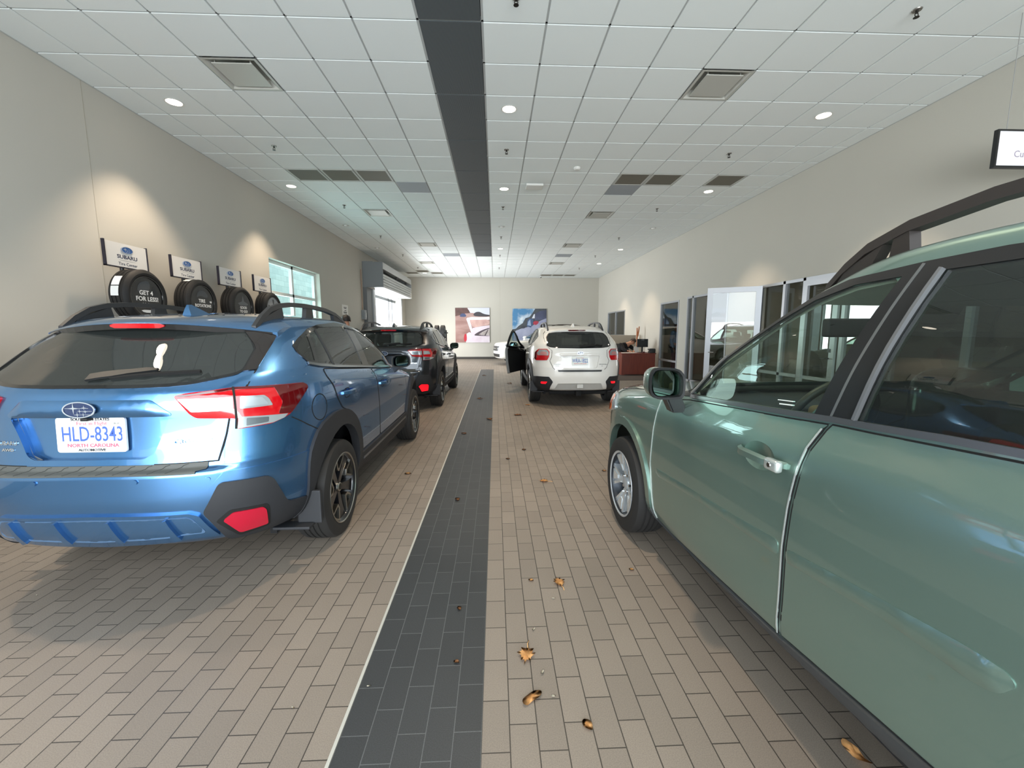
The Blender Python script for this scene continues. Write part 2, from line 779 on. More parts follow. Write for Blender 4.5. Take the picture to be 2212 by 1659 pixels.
def wheel(parent, x, y, r, w, style, side, steer=0, rim_r=None):
    """tyre with a rim; side = +1 right, -1 left; outer face looks away from the car"""
    rim_r = rim_r or r * .655
    pr = [(-w * .5, rim_r * 1.0), (-w * .52, rim_r * 1.12), (-w * .53, r * .86), (-w * .47, r * .955), (-w * .38, r * .985)]
    for g in (-.24, -.08, .08, .24):
        pr += [(g * w - .006, r * (1 - .02 * abs(g) * 2)), (g * w - .004, r * .972), (g * w + .004, r * .972), (g * w + .006, r * (1 - .02 * abs(g) * 2))]
    pr += [(w * .38, r * .985), (w * .47, r * .955), (w * .53, r * .86), (w * .52, rim_r * 1.12), (w * .5, rim_r * 1.02), (w * .44, rim_r * .985), (-w * .44, rim_r * .985)]
    o = lathe('wheel', [(a * side, b) for a, b in pr], M_('rubber'), parent, n=56, smooth=28, close=True)
    o.location = (x, y, r)
    o.rotation_euler = (0, 0, steer)
    face = w * .5 * side

    def arr(polys, d0, d1, m, name='spoke', n=5, ph=0, dish=.0):
        bm = bmesh.new()
        for pl in polys:
            A, B = [], []
            for (rr, t) in pl:
                dd = dish * (1 - rr / rim_r)
                A.append(bm.verts.new((face + (d1 - dd) * side, rr * cos(t), rr * sin(t))))
                B.append(bm.verts.new((face + (d0 - dd) * side, rr * cos(t), rr * sin(t))))
            q = len(pl)
            bm.faces.new(A)
            bm.faces.new(B[::-1])
            for i in range(q):
                bm.faces.new((A[i], A[(i + 1) % q], B[(i + 1) % q], B[i]))
        bmesh.ops.remove_doubles(bm, verts=bm.verts, dist=1e-5)
        s0 = from_bm(name, bm, m, o)
        s0.rotation_euler = (ph, 0, 0)
        for k in range(1, n):
            s1 = s0.copy()
            C.objects.link(s1)
            s1.rotation_euler = (ph + 2 * pi * k / n, 0, 0)
        return s0
    if style == 'cross':
        lathe('rim', [(face - .10 * side, .03), (face - .10 * side, rim_r * .9), (face - .02 * side, rim_r * .955), (face - .004 * side, rim_r * 1.0), (face + .002 * side, rim_r * 1.04), (face - .01 * side, rim_r * 1.05)], M_('dark_alloy'), o, smooth=40)
        R = rim_r
        # silver outlined windows near the rim
        loops = []
        outer = [(.985 * R, -.34), (.985 * R, -.17), (.985 * R, .0), (.985 * R, .17), (.985 * R, .30), (.62 * R, .30), (.50 * R, .05), (.70 * R, -.20)]
        inner = [(.93 * R, -.27), (.93 * R, -.12), (.93 * R, .04), (.93 * R, .14), (.92 * R, .225), (.66 * R, .20), (.585 * R, .06), (.74 * R, -.15)]
        q = len(outer)
        loops = [[outer[i], outer[(i + 1) % q], inner[(i + 1) % q], inner[i]] for i in range(q)]
        arr(loops, -.05, -.012, M_('silver'), 'spoke', 5, .35, .02)
        arr([[(.10 * R, -.9), (.10 * R, .9), (.60 * R, .20), (.97 * R, .22), (.97 * R, -.22), (.60 * R, -.2)]], -.07, -.022, M_('dark_alloy'), 'spoke', 5, .35 + pi / 5, .02)
        lathe('rim_edge', [(face + .0 * side, rim_r * 1.0), (face + .006 * side, rim_r * 1.02), (face + .004 * side, rim_r * 1.045), (face - .01 * side, rim_r * 1.05)], M_('silver'), o, smooth=40)
        lathe('hub_cap', [(face - .06 * side, .036), (face - .03 * side, .034), (face - .024 * side, .028), (face - .024 * side, 0.0005)], M_('silver'), o, n=24)
        lathe('hub_badge', [(face - .022 * side, .022), (face - .0225 * side, .0005)], M_('ink'), o, n=20)
    else:
        R = rim_r
        lathe('rim', [(face - .10 * side, .03), (face - .10 * side, rim_r * .9), (face - .02 * side, rim_r * .955), (face - .002 * side, rim_r * 1.0), (face + .004 * side, rim_r * 1.04), (face - .01 * side, rim_r * 1.05)], mat('rim_barrel', '#30343a', .4, .6), o, smooth=40)
        # five wide twin spokes joined at rim
        arr([[(.14 * R, -.5), (.14 * R, .5), (.5 * R, .30), (.72 * R, .33), (.985 * R, .40), (.985 * R, .2), (.985 * R, .0), (.985 * R, -.2), (.985 * R, -.40), (.72 * R, -.33), (.5 * R, -.30)]], -.06, -.02, M_('alloy'), 'spoke', 5, .0, .03)
        arr([[(.60 * R, -.10), (.60 * R, .10), (.93 * R, .20), (.93 * R, -.20)]], -.03, -.010, mat('bright_alloy', '#dfe5e8', .22, .7, coat=.6), 'spoke_insert', 5, .0, .03)
        arr([[(.40 * R, -.27), (.42 * R, -.20), (.97 * R, -.27), (.97 * R, -.39)], [(.42 * R, .20), (.40 * R, .27), (.97 * R, .39), (.97 * R, .27)]], -.03, -.012, mat('bright_alloy', '#dfe5e8', .22, .7, coat=.6), 'spoke_rib', 5, .0, .03)
        lathe('rim_edge', [(face + .0 * side, rim_r * .97), (face + .006 * side, rim_r * 1.0), (face + .006 * side, rim_r * 1.035), (face - .01 * side, rim_r * 1.05)], M_('alloy'), o, smooth=40)
        lathe('hub_cap', [(face - .06 * side, .05), (face - .035 * side, .046), (face - .03 * side, .034), (face - .03 * side, 0.0005)], M_('alloy'), o, n=24)
        for k in range(5):
            a = 2 * pi * (k + .5) / 5
            bm = bmesh.new()
            tube_bm(bm, [(face - .05 * side, .062 * cos(a), .062 * sin(a)), (face - .036 * side, .062 * cos(a), .062 * sin(a))], .011, 8)
            from_bm('wheel_nut', bm, M_('chrome'), o)
    return o


def softbox(name, x0, x1, y0, y1, z0, z1, m, parent, bev=.05, rot=None, about=None):
    o = box(name, x0, x1, y0, y1, z0, z1, m, parent, bev=min(bev, (x1 - x0) * .45, (y1 - y0) * .45, (z1 - z0) * .45), seg=4, smooth=True)
    if rot:
        a = Vector(about)
        o.data.transform(Matrix.Translation(a) @ Matrix.Rotation(rot, 4, 'X') @ Matrix.Translation(-a))
    return o


def cabin(parent, zf, seat_m, dy=0, head=.78, left=-.37):
    """front seats, rear bench, dashboard and steering wheel; zf = floor height of the cabin"""
    for x in (-.37, .37):
        s = softbox('seat', x - .25, x + .25, .78 + dy, 1.30 + dy, zf + .12, zf + .32, seat_m, parent, .07)
        softbox('seat_back', x - .24, x + .24, .66 + dy, .80 + dy, zf + .22, zf + .82, seat_m, s, .06, radians(14), (x, .75 + dy, zf + .3))
        softbox('headrest', x - .13, x + .13, .53 + dy, .63 + dy, zf + .86, zf + 1.05, seat_m, s, .05)
    s = softbox('rear_bench', -.62, .62, -.1 + dy, .42 + dy, zf + .14, zf + .34, seat_m, parent, .07)
    softbox('bench_back', -.62, .62, -.22 + dy, -.08 + dy, zf + .25, zf + .80, seat_m, s, .06, radians(16), (0, -.12 + dy, zf + .3))
    for x in (-.4, .4):
        softbox('headrest', x - .13, x + .13, -.36 + dy, -.27 + dy, zf + .82, zf + .98, seat_m, s, .04)


# star-cluster oval badge
def star(cx, cy, r, k=.16):
    out = []
    for i in range(8):
        a = pi / 4 * i
        rr = r if i % 2 == 0 else r * k
        out.append((cx + rr * cos(a), cy + rr * sin(a)))
    return out


def badge(name, M, w, parent, blue=False):
    """oval of six stars on a dark (or blue) field, lying in the XY plane of M"""
    h = w * .52
    n = 40
    fld = mat('badge_blue', '#2d5c9e', .3, .3, coat=.5) if blue else mat('badge_field', '#22304f', .2, coat=.8)
    lin = mat('badge_silver', '#dfe6ee', .2, .8)

    def ell(a, b, z0, z1, m, nm, par, hole=None):
        bm = bmesh.new()
        t = [bm.verts.new((a * cos(2 * pi * i / n), b * sin(2 * pi * i / n), z1)) for i in range(n)]
        d = [bm.verts.new((a * cos(2 * pi * i / n), b * sin(2 * pi * i / n), z0)) for i in range(n)]
        if hole:
            ti = [bm.verts.new((hole[0] * cos(2 * pi * i / n), hole[1] * sin(2 * pi * i / n), z1)) for i in range(n)]
        else:
            bm.faces.new(t)
        for i in range(n):
            j = (i + 1) % n
            bm.faces.new((t[j], t[i], d[i], d[j]))
            if hole:
                bm.faces.new((t[i], t[j], ti[j], ti[i]))
        o = from_bm(nm, bm, m, par)
        o.data.transform(M)
        return o
    b = ell(w / 2, h / 2, 0, w * .03, fld, name, parent)
    ell(w / 2, h / 2, w * .03, w * .045, lin, 'badge_rim', b, (w * .455, h * .44))
    bm = bmesh.new()
    for (sx, sy, sr) in ((-.16, .05, .20), (.17, .07, .085), (.03, -.04, .085), (.20, -.06, .075), (-.05, -.155, .10), (.13, -.155, .085)):
        pts = star(sx * w, sy * w, sr * w)
        f = [bm.verts.new((x if abs(x) < w * .43 else math.copysign(w * .43, x), y, w * .04)) for x, y in pts]
        bm.faces.new(f)
    if not blue:
        for (x0, x1, yy) in ((-.42, .3, .05), (.0, .40, -.045), (-.15, .35, -.155)):
            f = [bm.verts.new((x * w, (yy + d) * w, w * .037)) for x, d in ((x0, -.006), (x1, -.006), (x1, .006), (x0, .006))]
            bm.faces.new(f)
    o = from_bm('badge_stars', bm, lin, b)
    o.data.transform(M)
    return b


def licence_plate(parent, M, lines, frame=True):
    """plate in the XY plane of M (x to the right, y up, z out)"""
    p = prism('licence_plate', rounded([(-.152, -.076), (.152, -.076), (.152, .076), (-.152, .076)], .012), 0, .004, M_('plate'), parent)
    p.data.transform(M)
    if frame:
        bm = bmesh.new()
        o_ = rounded([(-.163, -.086), (.163, -.086), (.163, .086), (-.163, .086)], .015)
        i_ = rounded([(-.146, -.061), (.146, -.061), (.146, .067), (-.146, .067)], .008)
        n = len(o_)
        A = [bm.verts.new((x, y, .010)) for x, y in o_]
        B = [bm.verts.new((x, y, .010)) for x, y in i_]
        A2 = [bm.verts.new((x, y, .0)) for x, y in o_]
        B2 = [bm.verts.new((x, y, .004)) for x, y in i_]
        for i in range(n):
            j = (i + 1) % n
            bm.faces.new((A[i], A[j], B[j], B[i]))
            bm.faces.new((A2[i], A2[j], A[j], A[i]))
            bm.faces.new((B[i], B[j], B2[j], B2[i]))
        f = from_bm('plate_frame', bm, M_('plate_frame'), p)
        f.data.transform(M)
    for (s, size, x, y, z, mk, sx, bold) in lines:
        text('lettering', s, size, M_(mk), p, M @ Matrix.Translation((x, y, z)), .0006, sx=sx, bold=bold)
    return p


PLATE_TOP = [('First in Flight', .024, 0, .056, .0045, 'plate_red', 1.15, 0), ('NORTH CAROLINA', .023, 0, -.0535, .0045, 'plate_red', 1.2, .0006)]


def side_mirror(parent, x, y, z, paintm, s, w=.20, h=.135, stalk=(.02, -.10)):
    """door mirror: painted cap, black ring, mirror glass facing back, stalk to the door. s = +1 right / -1 left"""
    bm = bmesh.new()
    prof = [(-.5, -.36), (-.40, -.5), (.30, -.5), (.5, -.30), (.5, .28), (.36, .5), (-.30, .46), (-.5, .2)]
    prof = chaikin(prof, 2, .2)
    rows = [(-.02, 1.0), (.0, 1.02), (.05, 1.0), (.10, .86), (.135, .60), (.15, .22)]
    rings = []
    for d, k in rows:
        rings.append([bm.verts.new((x + s * u * w * k, y + d, z + v * h * k)) for u, v in prof])
    n = len(prof)
    for a, b in zip(rings, rings[1:]):
        for i in range(n):
            bm.faces.new((a[i], a[(i + 1) % n], b[(i + 1) % n], b[i]))
    bm.faces.new(rings[-1])
    o = autosmooth(from_bm('side_mirror', bm, paintm, parent), 50)
    bm = bmesh.new()
    A = [bm.verts.new((x + s * u * w * 1.035, y - .024, z + v * h * 1.035)) for u, v in prof]
    B = [bm.verts.new((x + s * u * w * .92, y - .022, z + v * h * .90)) for u, v in prof]
    D = [bm.verts.new((x + s * u * w * .84, y - .008, z + v * h * .82)) for u, v in prof]
    E_ = [bm.verts.new((x + s * u * w * 1.035, y - .004, z + v * h * 1.035)) for u, v in prof]
    for i in range(n):
        j = (i + 1) % n
        bm.faces.new((A[i], A[j], B[j], B[i]))
        bm.faces.new((B[i], B[j], D[j], D[i]))
        bm.faces.new((A[i], A[j], E_[j], E_[i]))
    from_bm('mirror_bezel', bm, mat('mirror_bezel', '#0b0b0c', .55), o)
    bm = bmesh.new()
    tl_ = math.tan(radians(13))
    bm.faces.new([bm.verts.new((x + s * u * w * .85, y - .004 - u * w * tl_, z + v * h * .83)) for u, v in prof])
    g = from_bm('mirror_glass', bm, mat('mirror_glass', '#8fa79c', .02, 1), o)
    bx_ = x - s * w * .30
    bm = bmesh.new()
    tops = [(bx_ - .035 * s, y - .0, z - h * .46), (bx_ + .05 * s, y - .0, z - h * .46), (bx_ + .05 * s, y + .07, z - h * .46), (bx_ - .035 * s, y + .07, z - h * .46)]
    ex, ez = stalk
    bots = [(p[0] - ex * s - .01 * s, p[1] + .01, p[2] + ez) for p in tops]
    t = [bm.verts.new(p) for p in tops]
    b = [bm.verts.new(p) for p in bots]
    bm.faces.new(t)
    bm.faces.new(b[::-1])
    for i in range(4):
        bm.faces.new((t[i], t[(i + 1) % 4], b[(i + 1) % 4], b[i]))
    bmesh.ops.recalc_face_normals(bm, faces=bm.faces)
    bmesh.ops.bevel(bm, geom=list(bm.edges), offset=.008, segments=2, affect='EDGES')
    autosmooth(from_bm('mirror_stalk', bm, M_('trim'), o), 50)
    return o


def handle(parent, hull, y, z, paintm, mirror_side, w=.20, key=False):
    """recessed cup and a bow handle"""
    s = mirror_side
    loc, nor = hull.hit((3, y, z), (-1, 0, 0))
    xx = loc.x
    pts = []
    for i in range(9):
        t = i / 8
        pts.append((s * (xx + .006 + .038 * min(1, sin(pi * t) * 1.7)), y - w / 2 + w * t, z + .012 * (t - .5) * 0))
    bm = bmesh.new()
    prev = None
    for i, p in enumerate(pts):
        hh = .017 if 0 < i < 8 else .012
        tt = .008
        r = [bm.verts.new((p[0] + s * a, p[1], p[2] + b)) for a, b in ((-tt, -hh), (tt, -hh * .6), (tt, hh * .6), (-tt, hh))]
        if prev:
            for k in range(4):
                bm.faces.new((prev[k], prev[(k + 1) % 4], r[(k + 1) % 4], r[k]))
        else:
            bm.faces.new(r[::-1])
        prev = r
    bm.faces.new(prev)
    o = autosmooth(from_bm('door_handle', bm, paintm, parent), 45)
    return o


def roof_rail(parent, hull, s, x, pts, m, posts, wid=.035, hgt=.03):
    """pts: (y, height over the roof); posts: y positions of feet"""
    bm = bmesh.new()
    P = []
    for y, hz in pts:
        loc, nor = hull.hit((x if not callable(x) else x(y), y, 4), (0, 0, -1))
        zz = loc.z if loc else 1.5
        P.append(((x if not callable(x) else x(y)) * s, y, zz + hz))
    prev = None
    for p in P:
        r = [bm.verts.new((p[0] + a * wid / 2, p[1], p[2] + b)) for a, b in ((-1, 0), (1, 0), (.7, hgt), (-.7, hgt))]
        if prev:
            for k in range(4):
                bm.faces.new((prev[k], prev[(k + 1) % 4], r[(k + 1) % 4], r[k]))
        else:
            bm.faces.new(r[::-1])
        prev = r
    bm.faces.new(prev)
    o = autosmooth(from_bm('roof_rail', bm, m, parent), 40)
    for (ya, yb, yc, yd) in posts:        # foot at roof ya..yb, top under rail yc..yd
        def at(y, top):
            for (p, q) in zip(P, P[1:]):
                if min(p[1], q[1]) <= y <= max(p[1], q[1]):
                    t = (y - p[1]) / (q[1] - p[1])
                    return p[0] + t * (q[0] - p[0]), p[2] + t * (q[2] - p[2])
            return P[-1][0], P[-1][2]
        bm = bmesh.new()
        xs = x if not callable(x) else x((ya + yb) / 2)
        vv = []
        for (y, top) in ((ya, 0), (yb, 0), (yd, 1), (yc, 1)):
            px, pz = at(y, 1)
            l = hull.hit((abs(px), y, 4), (0, 0, -1))[0]
            zz = (pz + .004) if top else (l.z - .01 if l else pz - .05)
            vv.append(((px - wid * .42, y, zz), (px + wid * .42, y, zz)))
        A = [bm.verts.new(v[0]) for v in vv]
        B = [bm.verts.new(v[1]) for v in vv]
        bm.faces.new(A)
        bm.faces.new(B[::-1])
        for i in range(4):
            bm.faces.new((A[i], A[(i + 1) % 4], B[(i + 1) % 4], B[i]))
        from_bm('rail_foot', bm, m, o)
    return o


def rearM(hull, x, z, off=.003):
    """frame lying on the tail at (x, z): x to the right, y up the panel, z out"""
    loc, nor = hull.hit((x, -5, z), (0, 1, 0))
    n = nor if nor.y < 0 else -nor
    xx = Vector((1, 0, 0))
    xx = (xx - n * xx.dot(n)).normalized()
    yy = n.cross(xx)
    return frameM(loc + n * off, xx, yy)


def lining(hullobj, m, parent):
    """inside skin a little way in from the body skin"""
    me = hullobj.data
    vs = [v.co - v.normal * .022 for v in me.vertices]
    fs = [tuple(p.vertices)[::-1] for p in me.polygons]
    return obj('cabin_lining', vs, fs, m, parent, smooth=True)

# ------------------------------------------------------------------ the room
T = .6096                      # ceiling module
GX, GY = -.1024, 4.3081        # one node of the ceiling grid
WL, WRX, WF, WB = -4.79, 5.636, 22.65, -1.30
TW, TL_, FX, FY = .1016, .2032, -.0571, 1.6659


def structure(o):
    o['kind'] = 'structure'
    return o


def nodes(name):
    m = bpy.data.materials.new(name)
    m.use_nodes = True
    MATS[name] = m
    return m, m.node_tree, m.node_tree.nodes['Principled BSDF']


def floor_mat(name, c1, c2, mortar, dx, dy, rough, msize, speck):
    m, nt, b = nodes(name)
    N = nt.nodes.new
    tc = N('ShaderNodeTexCoord')
    sp = N('ShaderNodeSeparateXYZ')
    nt.links.new(tc.outputs['Object'], sp.inputs[0])
    ax, ay = N('ShaderNodeMath'), N('ShaderNodeMath')
    ax.operation = ay.operation = 'ADD'
    ax.inputs[1].default_value, ay.inputs[1].default_value = -dx + 200 * TW, -dy + 200 * TL_
    nt.links.new(sp.outputs['X'], ax.inputs[0])
    nt.links.new(sp.outputs['Y'], ay.inputs[0])
    cb = N('ShaderNodeCombineXYZ')
    nt.links.new(ay.outputs[0], cb.inputs['X'])
    nt.links.new(ax.outputs[0], cb.inputs['Y'])
    br = N('ShaderNodeTexBrick')
    br.offset, br.offset_frequency = .5, 2
    br.inputs['Scale'].default_value = 1
    br.inputs['Brick Width'].default_value = TL_
    br.inputs['Row Height'].default_value = TW
    br.inputs['Mortar Size'].default_value = msize
    br.inputs['Mortar Smooth'].default_value = .15
    br.inputs['Bias'].default_value = 0
    br.inputs['Color1'].default_value = rgb(c1)
    br.inputs['Color2'].default_value = rgb(c2)
    br.inputs['Mortar'].default_value = rgb(mortar)
    nt.links.new(cb.outputs[0], br.inputs['Vector'])
    n = N('ShaderNodeTexNoise')
    n.inputs['Scale'].default_value = 260
    n.inputs['Detail'].default_value = 3
    nt.links.new(tc.outputs['Object'], n.inputs['Vector'])
    n2 = N('ShaderNodeTexNoise')
    n2.inputs['Scale'].default_value = 1.3
    nt.links.new(tc.outputs['Object'], n2.inputs['Vector'])
    mr = N('ShaderNodeMapRange')
    mr.inputs[1].default_value, mr.inputs[2].default_value = .3, .7
    mr.inputs[3].default_value, mr.inputs[4].default_value = 1 - speck, 1 + speck
    nt.links.new(n.outputs['Fac'], mr.inputs[0])
    mr2 = N('ShaderNodeMapRange')
    mr2.inputs[1].default_value, mr2.inputs[2].default_value = .3, .7
    mr2.inputs[3].default_value, mr2.inputs[4].default_value = .94, 1.05
    nt.links.new(n2.outputs['Fac'], mr2.inputs[0])
    mu = N('ShaderNodeMath')
    mu.operation = 'MULTIPLY'
    nt.links.new(mr.outputs[0], mu.inputs[0])
    nt.links.new(mr2.outputs[0], mu.inputs[1])
    vm = N('ShaderNodeVectorMath')
    vm.operation = 'SCALE'
    nt.links.new(br.outputs['Color'], vm.inputs[0])
    nt.links.new(mu.outputs[0], vm.inputs['Scale'])
    nt.links.new(vm.outputs[0], b.inputs['Base Color'])
    b.inputs['Roughness'].default_value = rough
    bp = N('ShaderNodeBump')
    bp.inputs['Strength'].default_value = .5
    bp.inputs['Distance'].default_value = .002
    bp.invert = True
    nt.links.new(br.outputs['Fac'], bp.inputs['Height'])
    nt.links.new(bp.outputs[0], b.inputs['Normal'])
    return m


brown = floor_mat('brown_paver', '#8a7f73', '#7f756a', '#3d3832', FX, FY - TL_ / 2, .5, .0022, .16)
black = floor_mat('charcoal_paver', '#3a3c3d', '#353738', '#5f6161', FX, FY - TL_ / 2 - .021, .5, .0016, .22)
SX0, SX1, SY1 = FX - 5 * TW, FX, 16.18
fl = obj('floor', [(WL - .2, WB, 0), (SX0, WB, 0), (SX1, WB, 0), (WRX + .1, WB, 0), (WL - .2, SY1, 0), (SX0, SY1, 0), (SX1, SY1, 0), (WRX + .1, SY1, 0), (WL - .2, WF + .1, 0), (SX0, WF + .1, 0), (SX1, WF + .1, 0), (WRX + .1, WF + .1, 0)],
         [(0, 1, 5, 4), (1, 2, 6, 5), (2, 3, 7, 6), (4, 5, 9, 8), (5, 6, 10, 9), (6, 7, 11, 10)], brown, mats=[black], midx=[0, 1, 0, 0, 0, 0])
structure(fl)
structure(box('trim_1', SX0 - .013, SX0 - .001, WB, SY1, -.01, .0025, mat('edge_trim', '#c9c7bd', .4, .3)))
cp = box('floor_carpet', 3.35, WRX, 12.2, 21.5, -.01, .006, mat('dark_carpet', '#4a3f39', .95, noise=.25, nscale=300))
structure(cp)
structure(obj('floor_outside', [(-30, -30, -.02), (30, -30, -.02), (30, WB, -.02), (-30, WB, -.02), (-30, WB, -.02), (WL - .2, WB, -.02), (WL - .2, 40, -.02), (-30, 40, -.02)], [(0, 1, 2, 3), (4, 5, 6, 7)], mat('outside_paving', '#a9a9a4', .8)))

wall_m = mat('wall_paint', '#bcb8ae', .75, noise=.025, nscale=1.2, bump=.12, bscale=220)


def wall_x(name, x, t, y0, y1, z1, holes):
    """wall in the plane x with rectangular openings (ya, yb, za, zb)"""
    ys = sorted({y0, y1} | {h[0] for h in holes} | {h[1] for h in holes})
    zs = sorted({0, z1} | {h[2] for h in holes} | {h[3] for h in holes})
    bm = bmesh.new()
    for ya, yb in zip(ys, ys[1:]):
        for za, zb in zip(zs, zs[1:]):
            cy_, cz_ = (ya + yb) / 2, (za + zb) / 2
            if any(h[0] < cy_ < h[1] and h[2] < cz_ < h[3] for h in holes):
                continue
            for xx in (x, x + t):
                bm.faces.new([bm.verts.new((xx, p, q)) for p, q in ((ya, za), (yb, za), (yb, zb), (ya, zb))])
    for (ya, yb, za, zb) in holes:
        for (p, q) in (((ya, za), (yb, za)), ((yb, za), (yb, zb)), ((yb, zb), (ya, zb)), ((ya, zb), (ya, za))):
            bm.faces.new([bm.verts.new(v) for v in ((x, *p), (x, *q), (x + t, *q), (x + t, *p))])
    bmesh.ops.remove_doubles(bm, verts=bm.verts, dist=1e-5)
    return structure(from_bm(name, bm, wall_m))


WIN_L = (9.22, 11.78, 1.05, 3.03)
DOOR_L = (16.42, 20.95, 0, 3.10)
wall_x('wall_left', WL, -.22, WB, WF, CEIL + .1, [WIN_L, DOOR_L])
R_WINS = [(17.92, 20.66, 1.28, 2.41), (12.62, 14.05, .02, 2.42), (9.92, 12.08, .02, 2.46), (1.2, 8.78, .02, 2.42)]
wall_x('wall_right', WRX, .16, WB, WF, CEIL + .1, R_WINS)
structure(box('wall_far', WL - .2, WRX + .2, WF, WF + .15, 0, CEIL + .1, wall_m))
bm = bmesh.new()
bx(bm, WL - .2, -4.35, WB - .25, WB, 0, CEIL + .1)
bx(bm, 5.2, WRX + .2, WB - .25, WB, 0, CEIL + .1)
bx(bm, -4.35, 5.2, WB - .25, WB, 3.35, CEIL + .1)
structure(from_bm('wall_near', bm, wall_m))
seam_m = mat('wall_joint', '#a19b8d', .8)
structure(box('trim_2', WL - .001, WL + .002, 5.385, 5.391, 0, CEIL, seam_m))
structure(box('trim_3', .27, .277, WF - .003, WF + .001, 0, CEIL, seam_m))
structure(box('baseboard_far', WL, WRX, WF - .012, WF, 0, .12, mat('dark_base', '#3a3632', .5)))
structure(box('baseboard_left', WL, WL + .012, WB, 15.5, 0, .12, mat('dark_base', '#3a3632')))
bm = bmesh.new()
for ya, yb in ((8.9, 9.9), (12.1, 12.6), (14.07, WF - .02)):
    bx(bm, WRX - .012, WRX, ya, yb, 0, .12)
structure(from_bm('baseboard_right', bm, mat('dark_base', '#3a3632')))

# suspended ceiling: lay-in tiles dropped a little below the grid
tile_m = mat('ceiling_tile', '#e6ebea', .9, noise=.05, nscale=420, bump=.3, bscale=500)
grid_m = mat('ceiling_grid', '#b9bcbb', .6)
OPEN = set()                 # cells taken by fittings: (i, j)
for j in range(-10, 20):
    OPEN.add((-1, j))
DIFF = [(-5, 1), (4, 1), (-5, 10), (4, 10), (-4, 16), (4, 16), (-5, 22), (4, 22)]
RET = [(-6, 6), (-5, 6), (-4, 6), (4, 6), (5, 6), (7, 6), (-7, 27), (-6, 26), (-5, 27), (4, 28), (5, 28), (6, 28)]
GREY = [(-3, 7), (4, 7), (-3, 19), (4, 19)]
for c in DIFF + RET + GREY:
    OPEN.add(c)
bm = bmesh.new()
gap, drop = .011, .010
for i in range(-8, 10):
    for j in range(-10, 31):
        if (i, j) in OPEN:
            continue
        xa, xb = max(GX + i * T, WL + .004) + gap, min(GX + (i + 1) * T, WRX - .004) - gap
        ya, yb = GY + j * T + gap, min(GY + (j + 1) * T, WF) - gap
        if xb - xa < .05 or yb - ya < .05 or ya < WB:
            continue
        v = [bm.verts.new(p) for p in ((xa, ya, CEIL), (xb, ya, CEIL), (xb, yb, CEIL), (xa, yb, CEIL))]
        u = [bm.verts.new((p.co.x, p.co.y, CEIL + drop)) for p in v]
        bm.faces.new(v[::-1])
        for k in range(4):
            bm.faces.new((v[k], v[(k + 1) % 4], u[(k + 1) % 4], u[k]))
structure(from_bm('ceiling', bm, tile_m))
bm = bmesh.new()
bx(bm, WL - .2, WRX + .2, WB, WF, CEIL + .3, CEIL + .35)
structure(from_bm('ceiling_deck', bm, mat('deck', '#2a2c2e', .9)))
bm = bmesh.new()
for i in range(-8, 11):
    x = GX + i * T
    if WL < x < WRX:
        bx(bm, x - .0115, x + .0115, WB, WF, CEIL + drop, CEIL + drop + .03)
for j in range(-9, 31):
    y = GY + j * T
    if WB < y < WF:
        bx(bm, WL, WRX, y - .0115, y + .0115, CEIL + drop, CEIL + drop + .03)
structure(from_bm('trim_4', bm, grid_m))
bm = bmesh.new()
for xa, xb in ((WL, WL + .018), (WRX - .018, WRX)):
    bx(bm, xa, xb, WB, WF, CEIL - .004, CEIL + .03)
bx(bm, WL, WRX, WF - .018, WF, CEIL - .004, CEIL + .03)
structure(from_bm('trim_5', bm, grid_m))


def cell(i, j):
    return GX + (i + .5) * T, GY + (j + .5) * T


# dark perforated strip panels along the middle of the ceiling
mesh_m, nt, b = nodes('perforated_metal')
tc = nt.nodes.new('ShaderNodeTexCoord')
wv = nt.nodes.new('ShaderNodeTexWave')
wv.inputs['Scale'].default_value = 26
wv.bands_direction = 'X'
nt.links.new(tc.outputs['Object'], wv.inputs['Vector'])
mx = nt.nodes.new('ShaderNodeMix')
mx.data_type = 'RGBA'
mx.inputs[6].default_value, mx.inputs[7].default_value = rgb('#43494c'), rgb('#62696d')
nt.links.new(wv.outputs['Fac'], mx.inputs[0])
nt.links.new(mx.outputs[2], b.inputs['Base Color'])
b.inputs['Metallic'].default_value = .3
b.inputs['Roughness'].default_value = .55
DIST = ['nearest the entrance', 'second from the entrance', 'third from the entrance', 'fourth from the entrance', 'fifth from the entrance', 'sixth from the entrance', 'seventh from the entrance', 'eighth from the entrance', 'ninth from the entrance', 'tenth from the entrance', 'eleventh from the entrance', 'twelfth from the entrance']
k = 0
for j in range(-2, 20, 2):
    ya, yb = GY + j * T, GY + (j + 2) * T
    o = box('ceiling_grille', GX - T + .016, GX - .016, ya + .010, yb - .010, CEIL + .002, CEIL + .012, mesh_m)
    tag(o, 'dark perforated panel of the centre ceiling strip, ' + DIST[k], 'grille', 'dark ceiling strip panels')
    k += 1

